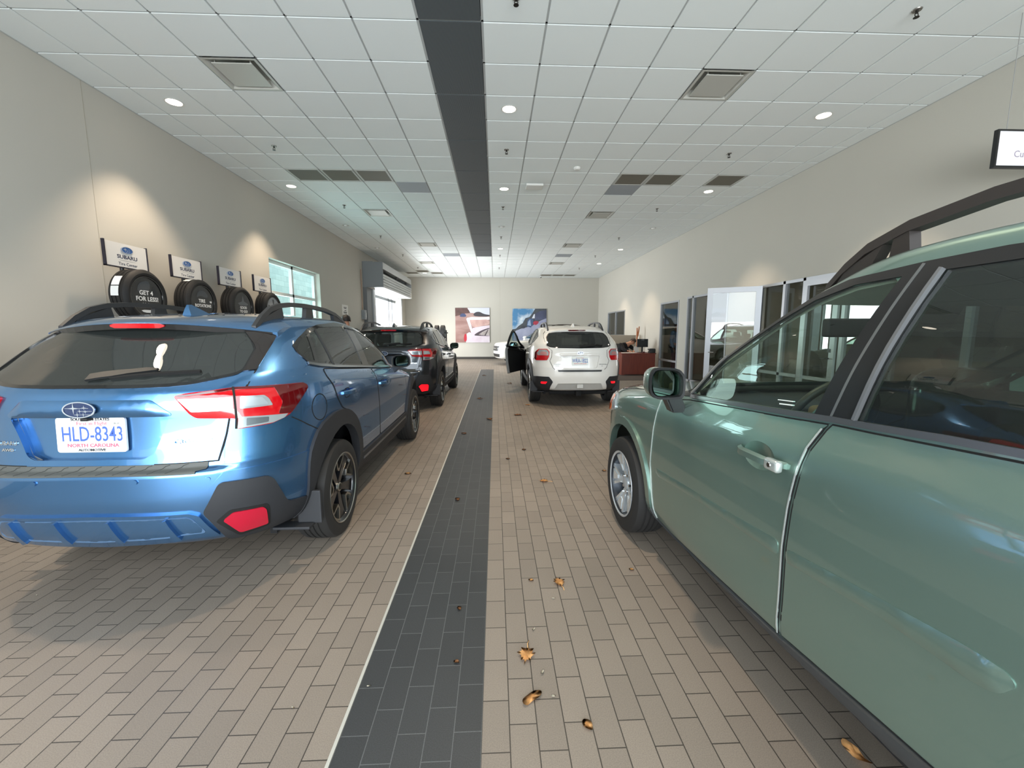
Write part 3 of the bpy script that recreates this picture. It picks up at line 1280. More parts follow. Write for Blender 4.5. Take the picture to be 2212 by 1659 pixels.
# ceiling fittings
dm = mat('diffuser_metal', '#bdbdb6', .45, .1)
where = {(-5, 1): 'nearest on the left side', (4, 1): 'nearest on the right side', (-5, 10): 'on the left beyond three dark return grilles', (4, 10): 'on the right beyond the grey ceiling tile',
         (-4, 16): 'third along on the left side', (4, 16): 'third along on the right side', (-5, 22): 'farthest on the left side, by the door hood', (4, 22): 'farthest on the right side'}
for (i, j) in DIFF:
    cx_, cy_ = cell(i, j)
    e = empty('air_diffuser', (cx_, cy_, CEIL), 0, 'square ceiling air diffuser, ' + where[(i, j)], 'air vent', 'ceiling air diffusers')
    h = T / 2
    bm = bmesh.new()
    for r0, r1, z0, z1 in ((h - .004, h - .035, -.004, -.004), (h - .035, h - .075, -.004, .035), (h - .075, h - .10, .035, .06), (h - .10, .05, .06, .10)):
        a = [bm.verts.new((sx * r0, sy * r0, z0)) for sx, sy in ((-1, -1), (1, -1), (1, 1), (-1, 1))]
        c = [bm.verts.new((sx * r1, sy * r1, z1)) for sx, sy in ((-1, -1), (1, -1), (1, 1), (-1, 1))]
        for q in range(4):
            bm.faces.new((a[q], a[(q + 1) % 4], c[(q + 1) % 4], c[q]))
    from_bm('frame', bm, dm, e)
    box('deflector', -.215, .215, -.215, .215, -.008, .002, dm, e, bev=.004)
    for sx, sy in ((-1, -1), (1, -1), (1, 1), (-1, 1)):
        box('bracket', sx * .19 - .006, sx * .19 + .006, sy * .19 - .006, sy * .19 + .006, 0, .05, dm, e)
gm = mat('return_grille', '#6b675c', .6, bump=.8, bscale=120)
gn = {(-6, 6): 'left one of the row of three over the left lane', (-5, 6): 'middle one of the row of three over the left lane', (-4, 6): 'right one of the row of three over the left lane',
      (4, 6): 'left one of the pair over the right lane', (5, 6): 'right one of the pair over the right lane', (7, 6): 'single one near the right wall',
      (-7, 27): 'far left by the side door', (-6, 26): 'far left beside a downlight', (-5, 27): 'far left, third by the end wall', (4, 28): 'far right by the end wall, left of three', (5, 28): 'far right by the end wall, middle of three', (6, 28): 'far right by the end wall, right of three'}
for (i, j) in RET:
    cx_, cy_ = cell(i, j)
    e = empty('return_grille', (cx_, cy_, CEIL), 0, 'brown grey ceiling return grille, ' + gn[(i, j)], 'air vent', 'ceiling return grilles')
    h = T / 2
    bm = bmesh.new()
    for (xa, xb, ya, yb) in ((-h + .012, h - .012, -h + .012, -h + .045), (-h + .012, h - .012, h - .045, h - .012), (-h + .012, -h + .045, -h + .045, h - .045), (h - .045, h - .012, -h + .045, h - .045)):
        bx(bm, xa, xb, ya, yb, -.004, .012)
    from_bm('frame', bm, mat('grille_frame', '#b8b9b4', .5), e)
    box('core', -h + .045, h - .045, -h + .045, h - .045, .002, .01, gm, e)
for (i, j), w_ in zip(GREY, ('beside three dark return grilles', 'behind the return grille pair, right side', 'far left of the dark strip end', 'far right of the dark strip end')):
    cx_, cy_ = cell(i, j)
    o = box('access_panel', cx_ - T / 2 + .012, cx_ + T / 2 - .012, cy_ - T / 2 + .012, cy_ + T / 2 - .012, CEIL, CEIL + .01, mat('grey_panel', '#989ea4', .6))
    tag(o, 'plain grey square panel laid in the ceiling, ' + w_, 'ceiling panel', 'grey ceiling panels')

LIT = [(-7, 2), (0, 2), (7, 2), (-7, 7), (0, 7), (7, 7), (0, 17), (7, 17), (0, 22), (7, 22), (-6, 27), (-7, -3), (0, -3), (7, -3)]
UNLIT = [(-7, 12), (-7, 17), (0, 12), (7, 12)]
side = {-7: 'left', -6: 'left', 0: 'centre', 7: 'right'}
order = {-3: 'over the entrance', 2: 'nearest in view', 7: 'second along', 12: 'third along', 17: 'fourth along', 22: 'fifth along', 27: 'by the end wall'}
glow = mat('lamp_glow', '#fff3df', .5, emit=9)
for (i, j) in LIT + UNLIT:
    cx_, cy_ = cell(i, j)
    on = (i, j) in LIT
    e = empty('downlight', (cx_, cy_, CEIL), 0, ('lit' if on else 'unlit') + ' round ceiling downlight, ' + side[i] + ' row, ' + order[j], 'ceiling light', 'recessed downlights')
    lathe('trim_ring', [(0, .100), (-.005, .108), (-.004, .088), (.001, .084)], mat('white_ring', '#e4e4e0', .5), e, n=28, axis='Z')
    lathe('lens', [(-.002 if on else -.003, .086), (-.0035, .0005)], glow if on else mat('dull_lens', '#b9bab8', .3), e, n=28, axis='Z')
    if on:
        sp_ = bpy.data.lights.new('lamp', 'SPOT')
        sp_.energy = 230
        sp_.color = (1, .80, .60)
        sp_.spot_size = radians(84)
        sp_.spot_blend = .55
        sp_.shadow_soft_size = .07
        so = bpy.data.objects.new('lamp', sp_)
        C.objects.link(so)
        so.parent = e
        so.location = (0, 0, -.02)
    else:
        lathe('eyeball', [(-.004, .05), (-.025, .04), (-.034, .02), (-.035, .0005)], mat('white_ring', '#e4e4e0'), e, n=20, axis='Z')

sm = mat('sprinkler_metal', '#2a2724', .4, .6)
order2 = {-1: 'nearest', 4: 'second along', 9: 'third along', 14: 'fourth along', 19: 'fifth along', 24: 'sixth along'}
for i in (-6, 0, 6):
    for j in (-1, 4, 9, 14, 19, 24):
        cx_, cy_ = cell(i, j)
        if i == -6 and j == -1:
            continue
        e = empty('sprinkler_head', (cx_, cy_, CEIL), 0, 'small dark pendent sprinkler head in the ' + {-6: 'left', 0: 'centre', 6: 'right'}[i] + ' ceiling row, ' + order2[j], 'sprinkler', 'ceiling sprinklers')
        lathe('escutcheon', [(0, .040), (-.008, .036), (-.010, .014)], mat('sprinkler_plate', '#8b8781', .35, .7), e, n=20, axis='Z')
        bm = bmesh.new()
        tube_bm(bm, [(0, 0, 0), (0, 0, -.03)], .011, 8)
        tube_bm(bm, [(.012, 0, -.03), (.016, 0, -.045), (.004, 0, -.062)], .004, 6)
        tube_bm(bm, [(-.012, 0, -.03), (-.016, 0, -.045), (-.004, 0, -.062)], .004, 6)
        from_bm('body', bm, sm, e)
        lathe('deflector', [(-.062, .0005), (-.062, .022), (-.065, .024), (-.066, .0005)], sm, e, n=16, axis='Z')
e = empty('smoke_detector', (1.48, 7.73, CEIL), 0, 'small round white smoke detector on the ceiling right of the dark strip', 'smoke detector')
lathe('base', [(0, .06), (-.018, .06), (-.03, .052)], mat('white_plastic', '#d9d9d5', .5), e, n=24, axis='Z')
lathe('sensor_head', [(-.03, .052), (-.042, .04), (-.045, .0005)], mat('white_plastic', '#d9d9d5'), e, n=24, axis='Z')
e = empty('wireless_unit', (.80, 8.62, CEIL), 0, 'flat white rectangular box fixed under the ceiling right of the dark strip', 'ceiling unit')
box('housing', -.17, .17, -.13, .13, -.055, -.012, mat('white_plastic', '#d9d9d5'), e, bev=.012, seg=3, smooth=True)
box('mount', -.08, .08, -.08, .08, -.014, .0, mat('grey_plastic', '#8a8a88', .6), e)
e = empty('security_camera', (2.42, 22.2, CEIL), 0, 'small dark ceiling camera close to the end wall', 'camera')
lathe('mount', [(0, .05), (-.03, .05), (-.035, .0005)], mat('white_plastic', '#d9d9d5'), e, n=20, axis='Z')
lathe('dome', [(-.035, .045), (-.06, .038), (-.078, .0005)], M_('gloss'), e, n=20, axis='Z')

# ---------------- left wall: window, rolling door, notice, switch box
fr = mat('white_frame', '#e9efec', .4)
def lattice(name, x, t, y0, y1, z0, z1, ym, zm, fw_, m, parent=None):
    bm = bmesh.new()
    for ya, yb in [(y0, y0 + fw_), (y1 - fw_, y1)] + [(y - fw_ * .6, y + fw_ * .6) for y in ym]:
        bx(bm, x, x + t, ya, yb, z0, z1)
    for za, zb in [(z0, z0 + fw_), (z1 - fw_, z1)] + [(z - fw_ * .5, z + fw_ * .5) for z in zm]:
        bx(bm, x, x + t, y0 + fw_, y1 - fw_, za, zb)
    return from_bm(name, bm, m, parent)
structure(lattice('window_1', WL - .20, .07, WIN_L[0], WIN_L[1], WIN_L[2], WIN_L[3], [10.50], [2.33, 1.65], .07, fr))
structure(obj('window_1_pane', [(WL - .165, WIN_L[0], WIN_L[2]), (WL - .165, WIN_L[1], WIN_L[2]), (WL - .165, WIN_L[1], WIN_L[3]), (WL - .165, WIN_L[0], WIN_L[3])], [(0, 1, 2, 3)], glass('teal_glass', (.70, .93, .90), .02)))
bw, nt, b = nodes('split_face_block')
tc = nt.nodes.new('ShaderNodeTexCoord')
mp = nt.nodes.new('ShaderNodeMapping')
mp.inputs['Rotation'].default_value = (radians(90), 0, radians(90))
br = nt.nodes.new('ShaderNodeTexBrick')
br.inputs['Scale'].default_value = 1
br.inputs['Brick Width'].default_value, br.inputs['Row Height'].default_value = .4, .2
br.inputs['Mortar Size'].default_value = .006
br.inputs['Color1'].default_value, br.inputs['Color2'].default_value, br.inputs['Mortar'].default_value = rgb('#c2ccc9'), rgb('#aab8b6'), rgb('#9aa6a4')
sx = nt.nodes.new('ShaderNodeSeparateXYZ')
cb = nt.nodes.new('ShaderNodeCombineXYZ')
nt.links.new(tc.outputs['Object'], sx.inputs[0])
nt.links.new(sx.outputs['Y'], cb.inputs['X'])
nt.links.new(sx.outputs['Z'], cb.inputs['Y'])
nt.links.new(cb.outputs[0], br.inputs['Vector'])
nz = nt.nodes.new('ShaderNodeTexNoise')
nz.inputs['Scale'].default_value = 9
nz.inputs['Detail'].default_value = 6
nt.links.new(tc.outputs['Object'], nz.inputs['Vector'])
bp = nt.nodes.new('ShaderNodeBump')
bp.inputs['Distance'].default_value = .015
nt.links.new(nz.outputs['Fac'], bp.inputs['Height'])
nt.links.new(bp.outputs[0], b.inputs['Normal'])
nt.links.new(br.outputs['Color'], b.inputs['Base Color'])
structure(box('wall_outside', -8.4, -8.1, 4.5, 24.0, 0, 6.0, bw))

gmet = mat('door_hood_metal', '#7e8386', .55, .2)
lmet = mat('light_door_metal', '#b4b7b7', .45, .3)
e = empty('rolling_door', (WL, 18.1, 0), 0, 'grey motorised rolling door with its hood over the bright side opening', 'rolling door')
def P(*a):                               # door parts are written in room coordinates
    return a
def rel(o):
    o.data.transform(Matrix.Translation((-WL, -18.1, 0)))
    o.parent = e
    return o
rel(box('hood_end', WL + .005, -4.42, 15.55, 15.60, 3.08, 4.0, gmet))
rel(box('hood_end', -4.42, -4.06, 15.55, 15.60, 3.08, 3.98, gmet))
bm = bmesh.new()
bx(bm, WL + .005, -4.06, 15.6, 20.75, 3.90, 3.98)
bx(bm, -4.14, -4.06, 15.6, 20.75, 3.74, 3.90)
bx(bm, WL + .005, -4.06, 20.70, 20.75, 3.08, 3.98)
rel(from_bm('hood_frame', bm, lmet))
rel(box('motor_shaft', -4.5, -4.3, 15.8, 20.6, 3.55, 3.70, mat('shaft_dark', '#2b2b2b', .6)))
for q in range(5):
    za = 3.08 + q * .10
    rel(box('hood_slat', -4.12 + .0, -4.06, 15.6, 20.75, za, za + .088, lmet, bev=.015))
rel(box('hood_underside', WL + .005, -4.12, 15.6, 20.7, 3.08, 3.10, mat('hood_inner', '#c5c8c8', .5)))
for y in (17.6, 19.4):
    rel(box('bracket_arm', -4.10, -4.02, y, y + .08, 3.60, 3.70, mat('shaft_dark', '#2b2b2b')))
rel(box('guide_rail', WL + .005, -4.60, 16.18, 16.42, 0, 3.08, mat('guide_rail_metal', '#a7aaab', .45, .3)))
rel(box('guide_rail', WL + .005, -4.62, 20.95, 21.20, 0, 3.08, mat('guide_rail_metal', '#a7aaab')))
structure(box('trim_6', WL + .004, WL + .14, 15.52, 16.17, 0, 3.08, mat('jamb_grey', '#6b6e70', .6)))
bm = bmesh.new()
for y in (19.55, 20.15):
    bx(bm, WL - .18, WL - .10, y - .05, y + .05, 0, 3.0)
bx(bm, WL - .18, WL - .10, 16.45, 20.9, 2.86, 2.98)
structure(from_bm('door_1', bm, mat('dark_frame', '#6d7173', .5)))
structure(box('wall_outside_2', -10.4, -10.1, 10, 30, 0, 2.7, mat('outside_white', '#eef2f4', .8)))
o = box('notice', WL + .002, WL + .008, 13.34, 13.86, 2.00, 2.32, mat('paper', '#e2e0da', .7))
tag(o, 'white paper notice pinned to the left wall beside the door jamb', 'notice')
bm = bmesh.new()
for (ya, yb, zz) in ((13.47, 13.73, 2.24), (13.50, 13.70, 2.205), (13.53, 13.70, 2.14), (13.45, 13.75, 2.09), (13.45, 13.72, 2.06)):
    bx(bm, WL + .008, WL + .0095, ya, yb, zz - .010, zz + .010)
from_bm('print', bm, M_('ink'), o)
e2 = empty('control_box', (WL, 15.35, 2.08), 0, 'grey door control box with conduit on the left wall by the jamb', 'control box')
box('case', .0, .12, -.12, .12, -.17, .17, mat('grey_box', '#83878a', .5), e2, bev=.01)
box('button_panel', .12, .135, -.04, .06, -.10, .08, mat('light_grey_box', '#b1b4b5', .5), e2)
tube('conduit', [(.03, -.06, .17), (.03, -.06, 1.6)], .014, mat('copper_conduit', '#9c7a66', .5), e2)
tag(box('floor_cabinet', WL + .02, WL + .35, 14.6, 15.4, 0, 1.55, mat('dark_cabinet', '#1d1e20', .5), bev=.01), 'tall dark cabinet against the left wall under the control box', 'cabinet')

# ---------------- right wall: aluminium storefront, glass door, offices behind
alu = mat('aluminium_frame', '#a6a8ac', .4, .45)
pane = glass('office_glass', (.66, .70, .68), .07)
office_wall = mat('office_wall', '#b3a68c', .8)
structure(box('wall_office_back', 9.4, 9.5, WB, WF, 0, 3.1, office_wall))
structure(box('ceiling_office', WRX + .16, 9.5, WB, WF, 3.0, 3.1, mat('office_ceiling', '#8f8d88', .9)))
structure(box('floor_office', WRX + .16, 9.5, WB, WF, -.05, 0, mat('office_carpet', '#4b4641', .95)))
structure(box('wall_office_far', WRX + .16, 9.5, WF, WF + .15, 0, 3.1, office_wall))
structure(box('wall_office_near', WRX + .16, 9.5, WB - .1, WB, 0, 3.1, office_wall))
for y in (9.35, 12.35, 15.2):
    structure(box('wall_office_divider', WRX + .16, 9.4, y - .05, y + .05, 0, 3.0, office_wall))
for n, (w_, ms, zs) in enumerate(zip(R_WINS, ([19.35], [], [10.85, 11.72], [1.9, 2.9, 3.8, 4.75, 5.7, 6.55, 7.45, 7.98]), ([], [.52], [], [.62]))):
    nm = 'window_%d' % (n + 2)
    o = structure(lattice(nm, WRX - .012, .09, w_[0], w_[1], w_[2], w_[3], ms, zs, .055, alu))
    structure(obj(nm + '_pane', [(WRX + .03, w_[0], w_[2]), (WRX + .03, w_[1], w_[2]), (WRX + .03, w_[1], w_[3]), (WRX + .03, w_[0], w_[3])], [(0, 1, 2, 3)], pane))
d = empty('door_2', (5.60, 8.60, 0))
d['kind'] = 'structure'
d.rotation_euler = (0, 0, radians(90 + 62))
lattice('door_leaf', 0, .045, 0, 1.04, .02, 2.40, [], [], .11, alu, d).rotation_euler = (0, 0, -radians(90))
o = obj('door_pane', [(.11, -.022, .13), (.93, -.022, .13), (.93, -.022, 2.29), (.11, -.022, 2.29)], [(0, 1, 2, 3)], pane, d)
bm = bmesh.new()
tube_bm(bm, [(.96, .03, 1.0), (.96, .06, 1.0), (.86, .06, 1.0)], .011, 8)
from_bm('door_handle', bm, M_('chrome'), d)
# second, closed leaf inside the storefront with a lever and lock
d2 = empty('door_3', (WRX - .03, 6.62, 0))
d2['kind'] = 'structure'
lattice('door_leaf', -.02, .045, 0, .80, .03, 2.36, [], [], .10, alu, d2)
bm = bmesh.new()
tube_bm(bm, [(-.02, .09, 1.0), (-.08, .09, 1.0), (-.08, .20, 1.0)], .011, 8)
bx(bm, -.03, -.02, .06, .12, 1.10, 1.16)
from_bm('door_handle', bm, M_('trim'), d2)
# low partition and furniture seen through the panes
for (x, y, dx, dy, z, m_, lab) in ((7.2, 5.2, .9, 1.6, .75, '#5b4632', 'dark wooden office desk behind the storefront glass'), (7.0, 11.0, .8, 1.4, .75, '#3c3a38', 'dark desk in the office behind the two-pane window'), (7.1, 13.5, .8, 1.2, .75, '#43403c', 'dark desk in the office behind the tall single pane')):
    e = empty('office_desk', (x, y, 0), 0, lab, 'desk')
    box('top', -dx / 2, dx / 2, -dy / 2, dy / 2, z - .03, z, mat('od' + m_, m_, .5), e, bev=.005)
    for s in (-1, 1):
        box('side_panel', -dx / 2 + .03, dx / 2 - .03, s * (dy / 2 - .04) - .015, s * (dy / 2 - .04) + .015, 0, z - .03, mat('od' + m_, m_), e)
o = box('partition', 6.4, 6.46, 2.0, 7.0, 0, 1.05, mat('partition_tan', '#8d7a4e', .8))
tag(o, 'tan half-height office partition behind the storefront glass', 'partition')

# pictures on the end wall: each a flat print on a board
def print_noise(c1, c2, lo, hi, scale, sx=1):
    nm = 'print_' + c1 + c2
    if nm in MATS:
        return MATS[nm]
    m, nt, b = nodes(nm)
    tc = nt.nodes.new('ShaderNodeTexCoord')
    mp = nt.nodes.new('ShaderNodeMapping')
    mp.inputs['Scale'].default_value = (sx, 1, 1)
    nz = nt.nodes.new('ShaderNodeTexNoise')
    nz.inputs['Scale'].default_value = scale
    nz.inputs['Detail'].default_value = 6
    cr = nt.nodes.new('ShaderNodeValToRGB')
    cr.color_ramp.elements[0].position, cr.color_ramp.elements[1].position = lo, hi
    cr.color_ramp.elements[0].color, cr.color_ramp.elements[1].color = rgb(c1), rgb(c2)
    nt.links.new(tc.outputs['Object'], mp.inputs[0])
    nt.links.new(mp.outputs[0], nz.inputs['Vector'])
    nt.links.new(nz.outputs['Fac'], cr.inputs[0])
    nt.links.new(cr.outputs[0], b.inputs['Base Color'])
    b.inputs['Roughness'].default_value = .35
    return m


def poster(name, label, x0, x1, z0, z1, shapes):
    e = empty(name, ((x0 + x1) / 2, WF, z0), 0, label, 'picture')
    w_, h_ = x1 - x0, z1 - z0
    box('board', -w_ / 2, w_ / 2, -.035, -.002, 0, h_, mat('board_edge', '#2b2730', .5), e)
    for k, (nm, col, pts) in enumerate(shapes):
        y = -.036 - .0006 * k
        P_ = [((u - .5) * w_, y, v * h_) for u, v in pts]
        if isinstance(col, tuple):
            m_ = print_noise(*col)
        else:
            m_ = mat('print_' + col, col, .35)
        obj(nm, P_, [tuple(range(len(P_)))], m_, e)
    return e
def L(c, k=2):
    return chaikin(c, k, .25)
poster('car_photo_print', 'square photo of a white car on pink rock, left on the end wall', -2.137, -.291, .90, 2.752, [
    ('print_ground', ('#86605a', '#a98a82', .35, .65, 2.5, .3), [(0, 0), (1, 0), (1, 1), (0, 1)]),
    ('print_sky', '#c9ccdc', [(.36, 1), (.42, .86), (.55, .85), (.7, .84), (1, .80), (1, 1)]),
    ('print_cliff', ('#3f2a28', '#63433d', .3, .7, 4), [(0, 1), (.34, 1), (.40, .93), (.44, .85), (.30, .84), (.14, .79), (0, .76)]),
    ('print_hill', '#332d33', L([(.52, .79), (.56, .86), (.64, .89), (.72, .885), (.80, .84), (.90, .81), (1, .80), (1, .75), (.6, .755)], 1)),
    ('print_distant_car', '#3c4668', L([(.13, .74), (.31, .74), (.32, .79), (.27, .84), (.18, .84), (.14, .79)], 1)),
    ('print_car_tail', '#d6cdd6', [(.32, .68), (.35, .72), (.42, .71), (.50, .33), (.46, .27)]),
    ('print_car_roof', '#e6e0e6', [(.36, .715), (.48, .74), (.70, .735), (1, .745), (1, .66), (.6, .64), (.42, .66)]),
    ('print_car_rear_screen', ('#b48a82', '#d3b0a8', .3, .7, 3), L([(.42, .60), (.44, .66), (.62, .655), (1, .67), (1, .52), (.75, .48), (.52, .42)], 1)),
    ('print_car_body', ('#c9b3c0', '#e4dbe2', .3, .7, 1.5), [(.30, .0), (.33, .26), (.40, .30), (.46, .28), (.50, .42), (.75, .47), (1, .50), (1, 0)]),
    ('print_window_line', '#4a3c42', L([(.54, .22), (.62, .28), (.80, .37), (1, .43), (1, .40), (.82, .33), (.66, .22), (1, .20), (1, .185), (.58, .195)], 1)),
    ('print_window_pane', ('#8d7f7c', '#bdb3ae', .3, .7, 4), [(.67, .225), (.82, .325), (1, .39), (1, .205)]),
    ('print_window_pillar', '#43363c', [(.84, .20), (.94, .37), (.97, .38), (.88, .20)]),
    ('print_tail_lamp', '#b32a36', L([(.245, .03), (.24, .17), (.275, .27), (.33, .22), (.325, .03)], 2))])
poster('car_photo_print', 'square photo of a silver car before a mountain, right on the end wall', .945, 2.79, .865, 2.712, [
    ('print_sky', ('#3a7cab', '#e3ebef', .46, .66, 1.6), [(0, 0), (1, 0), (1, 1), (0, 1)]),
    ('print_mountain', ('#22272c', '#3f464c', .3, .7, 3), [(0, .40), (.10, .42), (.18, .50), (.30, .58), (.38, .72), (.50, .76), (.58, .86), (.67, 1), (1, 1), (1, .3), (0, .3)]),
    ('print_bonnet', ('#8b8fac', '#b9bdd2', .3, .7, 1.5), [(.02, 0), (.03, .26), (.10, .36), (.26, .42), (.42, .46), (.50, .50), (.64, .40), (.60, .10), (.50, 0)]),
    ('print_mirror', '#1d2330', L([(.25, .44), (.30, .50), (.37, .50), (.38, .44), (.31, .42)], 1)),
    ('print_car_screen', '#34507a', [(.42, .49), (.44, .64), (.50, .72), (.62, .70), (.58, .44)]),
    ('print_car_screen_sky', '#93a8c6', [(.44, .52), (.46, .62), (.52, .69), (.55, .50)]),
    ('print_fin', '#d5dae6', [(.57, .72), (.63, .84), (.66, .85), (.655, .72)]),
    ('print_car_roof', ('#252a44', '#474d6e', .3, .7, 2), [(.655, .66), (.68, .86), (.80, .93), (1, .96), (1, .70)]),
    ('print_car_side', ('#8387a6', '#b3b6cd', .3, .7, 1.5), [(.50, .36), (.56, .48), (.68, .58), (.84, .66), (1, .72), (1, 0), (.56, 0)]),
    ('print_side_crease', '#5f6484', [(.62, .34), (.80, .42), (1, .52), (1, .49), (.82, .38), (.64, .30)]),
    ('print_tail_lamp', '#a81c3a', L([(.60, .56), (.62, .63), (.70, .65), (.79, .62), (.74, .55), (.68, .52)], 2)),
    ('print_wheel', '#15171c', L([(.50, .02), (.47, .18), (.53, .26), (.60, .16), (.58, .02)], 2))])

# ---------------- reception corner on the right
wood, nt, b = nodes('cherry_wood')
tc = nt.nodes.new('ShaderNodeTexCoord')
mp = nt.nodes.new('ShaderNodeMapping')
mp.inputs['Scale'].default_value = (9, 9, .8)
nz = nt.nodes.new('ShaderNodeTexNoise')
nz.inputs['Scale'].default_value = 3
nz.inputs['Detail'].default_value = 5
mx = nt.nodes.new('ShaderNodeMix')
mx.data_type = 'RGBA'
mx.inputs[6].default_value, mx.inputs[7].default_value = rgb('#5a2116'), rgb('#8a3a26')
nt.links.new(tc.outputs['Object'], mp.inputs[0])
nt.links.new(mp.outputs[0], nz.inputs['Vector'])
nt.links.new(nz.outputs['Fac'], mx.inputs[0])
nt.links.new(mx.outputs[2], b.inputs['Base Color'])
b.inputs['Roughness'].default_value = .35
e = empty('reception_desk', (4.84, 13.75, .006), 0, 'cherry wood desk by the right wall with the person writing behind it', 'desk')
box('top', -.60, .58, -.02, .80, .70, .735, wood, e, bev=.004)
box('front_panel', -.48, .56, 0, .03, .02, .70, wood, e)
box('pedestal', -.58, -.48, -.01, .75, 0, .70, wood, e)
box('side_panel', .53, .56, .03, .75, 0, .70, wood, e)
box('drawer_pull', -.53, -.51, -.03, -.01, .60, .62, M_('trim'), e)
e = empty('computer_monitor', (5.09, 14.15, .741), 0, 'black computer monitor standing on the cherry wood desk', 'monitor')
box('screen', -.19, .19, -.02, .02, .19, .47, mat('screen_black', '#0b0c0e', .25), e, bev=.006)
box('brand_strip', -.05, .05, -.022, -.0195, .43, .44, mat('pale_strip', '#aab0b4', .5), e)
box('stand', -.025, .025, -.0, .04, .01, .30, M_('trim'), e)
box('foot', -.13, .13, -.09, .10, 0, .015, M_('trim'), e, bev=.004)
e = empty('desk_phone', (5.30, 13.88, .741), 0, 'black desk telephone on the right end of the cherry wood desk', 'telephone')
prism('base', [(-.10, 0), (.12, 0), (.12, .13), (.09, .15), (-.02, .15), (-.08, .03)], -.09, .09, M_('trim'), e, plane='XZ', bev=.006)
softbox('handset', -.09, -.03, -.10, .10, .10, .14, M_('interior'), e, .015)
tag(box('papers', 4.32, 4.78, 13.79, 14.08, .7415, .750, mat('paper', '#e2e0da', .7)), 'loose white papers at the left end of the cherry wood desk', 'papers')
tag(box('paper_sheet', 4.84, 5.02, 14.30, 14.305, .742, .95, mat('paper', '#e2e0da')), 'upright white sheet of paper behind the black monitor', 'paper')
tag(box('small_box', 4.98, 5.06, 13.80, 13.86, .741, .79, mat('maroon_box', '#4a1416', .5), bev=.004), 'tiny maroon box on the desk below the monitor', 'box')
e = empty('office_chair', (4.62, 14.95, .006), radians(-20), 'grey mesh back office chair behind the cherry wood desk', 'chair')
softbox('seat', -.24, .24, -.24, .24, .42, .50, M_('seat'), e, .03)
softbox('backrest', -.24, .24, .22, .27, .55, 1.02, mat('mesh_grey', '#4a4948', .9), e, .02)
tube('column', [(0, 0, .08), (0, 0, .42)], .03, M_('trim'), e)
for k in range(5):
    a = 2 * pi * k / 5
    tube('leg', [(0, 0, .10), (.28 * cos(a), .28 * sin(a), .05)], .02, M_('trim'), e)
o = box('partition', 4.30, 5.48, 16.0, 16.06, .006, 1.33, mat('partition_grey', '#9b958b', .85), bev=.01)
tag(o, 'grey fabric half-height partition behind the desk under the small window', 'partition')
tag(box('partition_post', 5.48, 5.52, 15.98, 16.07, .006, 1.35, mat('partition_white', '#d6d2c8', .7)), 'thin white post at the right end of the grey partition', 'post')
e = empty('wooden_prongs', (5.36, 15.5, .006), 0, 'thin two-pronged orange wooden stand above the partition by the monitor', 'stand')
pw = mat('orange_wood', '#a0603a', .6)
tube('post', [(0, 0, 0), (0, 0, 1.30)], .03, pw, e)
tube('prong', [(0, 0, 1.28), (-.01, 0, 1.60)], [.03, .022], pw, e)
tube('prong', [(.02, 0, 1.28), (.05, 0, 1.45), (.07, 0, 1.65)], [.03, .026, .02], pw, e)

# hanging sign at the top right
e = empty('hanging_sign', (4.77, 4.0, 3.0), 0, 'white hanging sign with a black frame at the top right', 'sign')
box('panel', .02, 1.30, -.012, .012, .02, .33, mat('sign_white', '#e6e3ea', .5), e)
bm = bmesh.new()
for (xa, xb, za, zb) in ((0, 1.32, 0, .02), (0, 1.32, .33, .345), (0, .02, .02, .33), (1.30, 1.32, .02, .33)):
    bx(bm, xa, xb, -.018, .018, za, zb)
from_bm('frame', bm, M_('trim'), e)
text('lettering', 'Customer', .085, mat('sign_mauve', '#9b8fa0', .6), e, frameM((.19, -.0125, .125), (1, 0, 0), (0, 0, 1)), .0008, align='LEFT')
for x in (.10, 1.2):
    tube('cable', [(x, 0, .345), (x, 0, CEIL - 3.0)], .0035, mat('cable_grey', '#8d8d8b', .5), e, n=6)

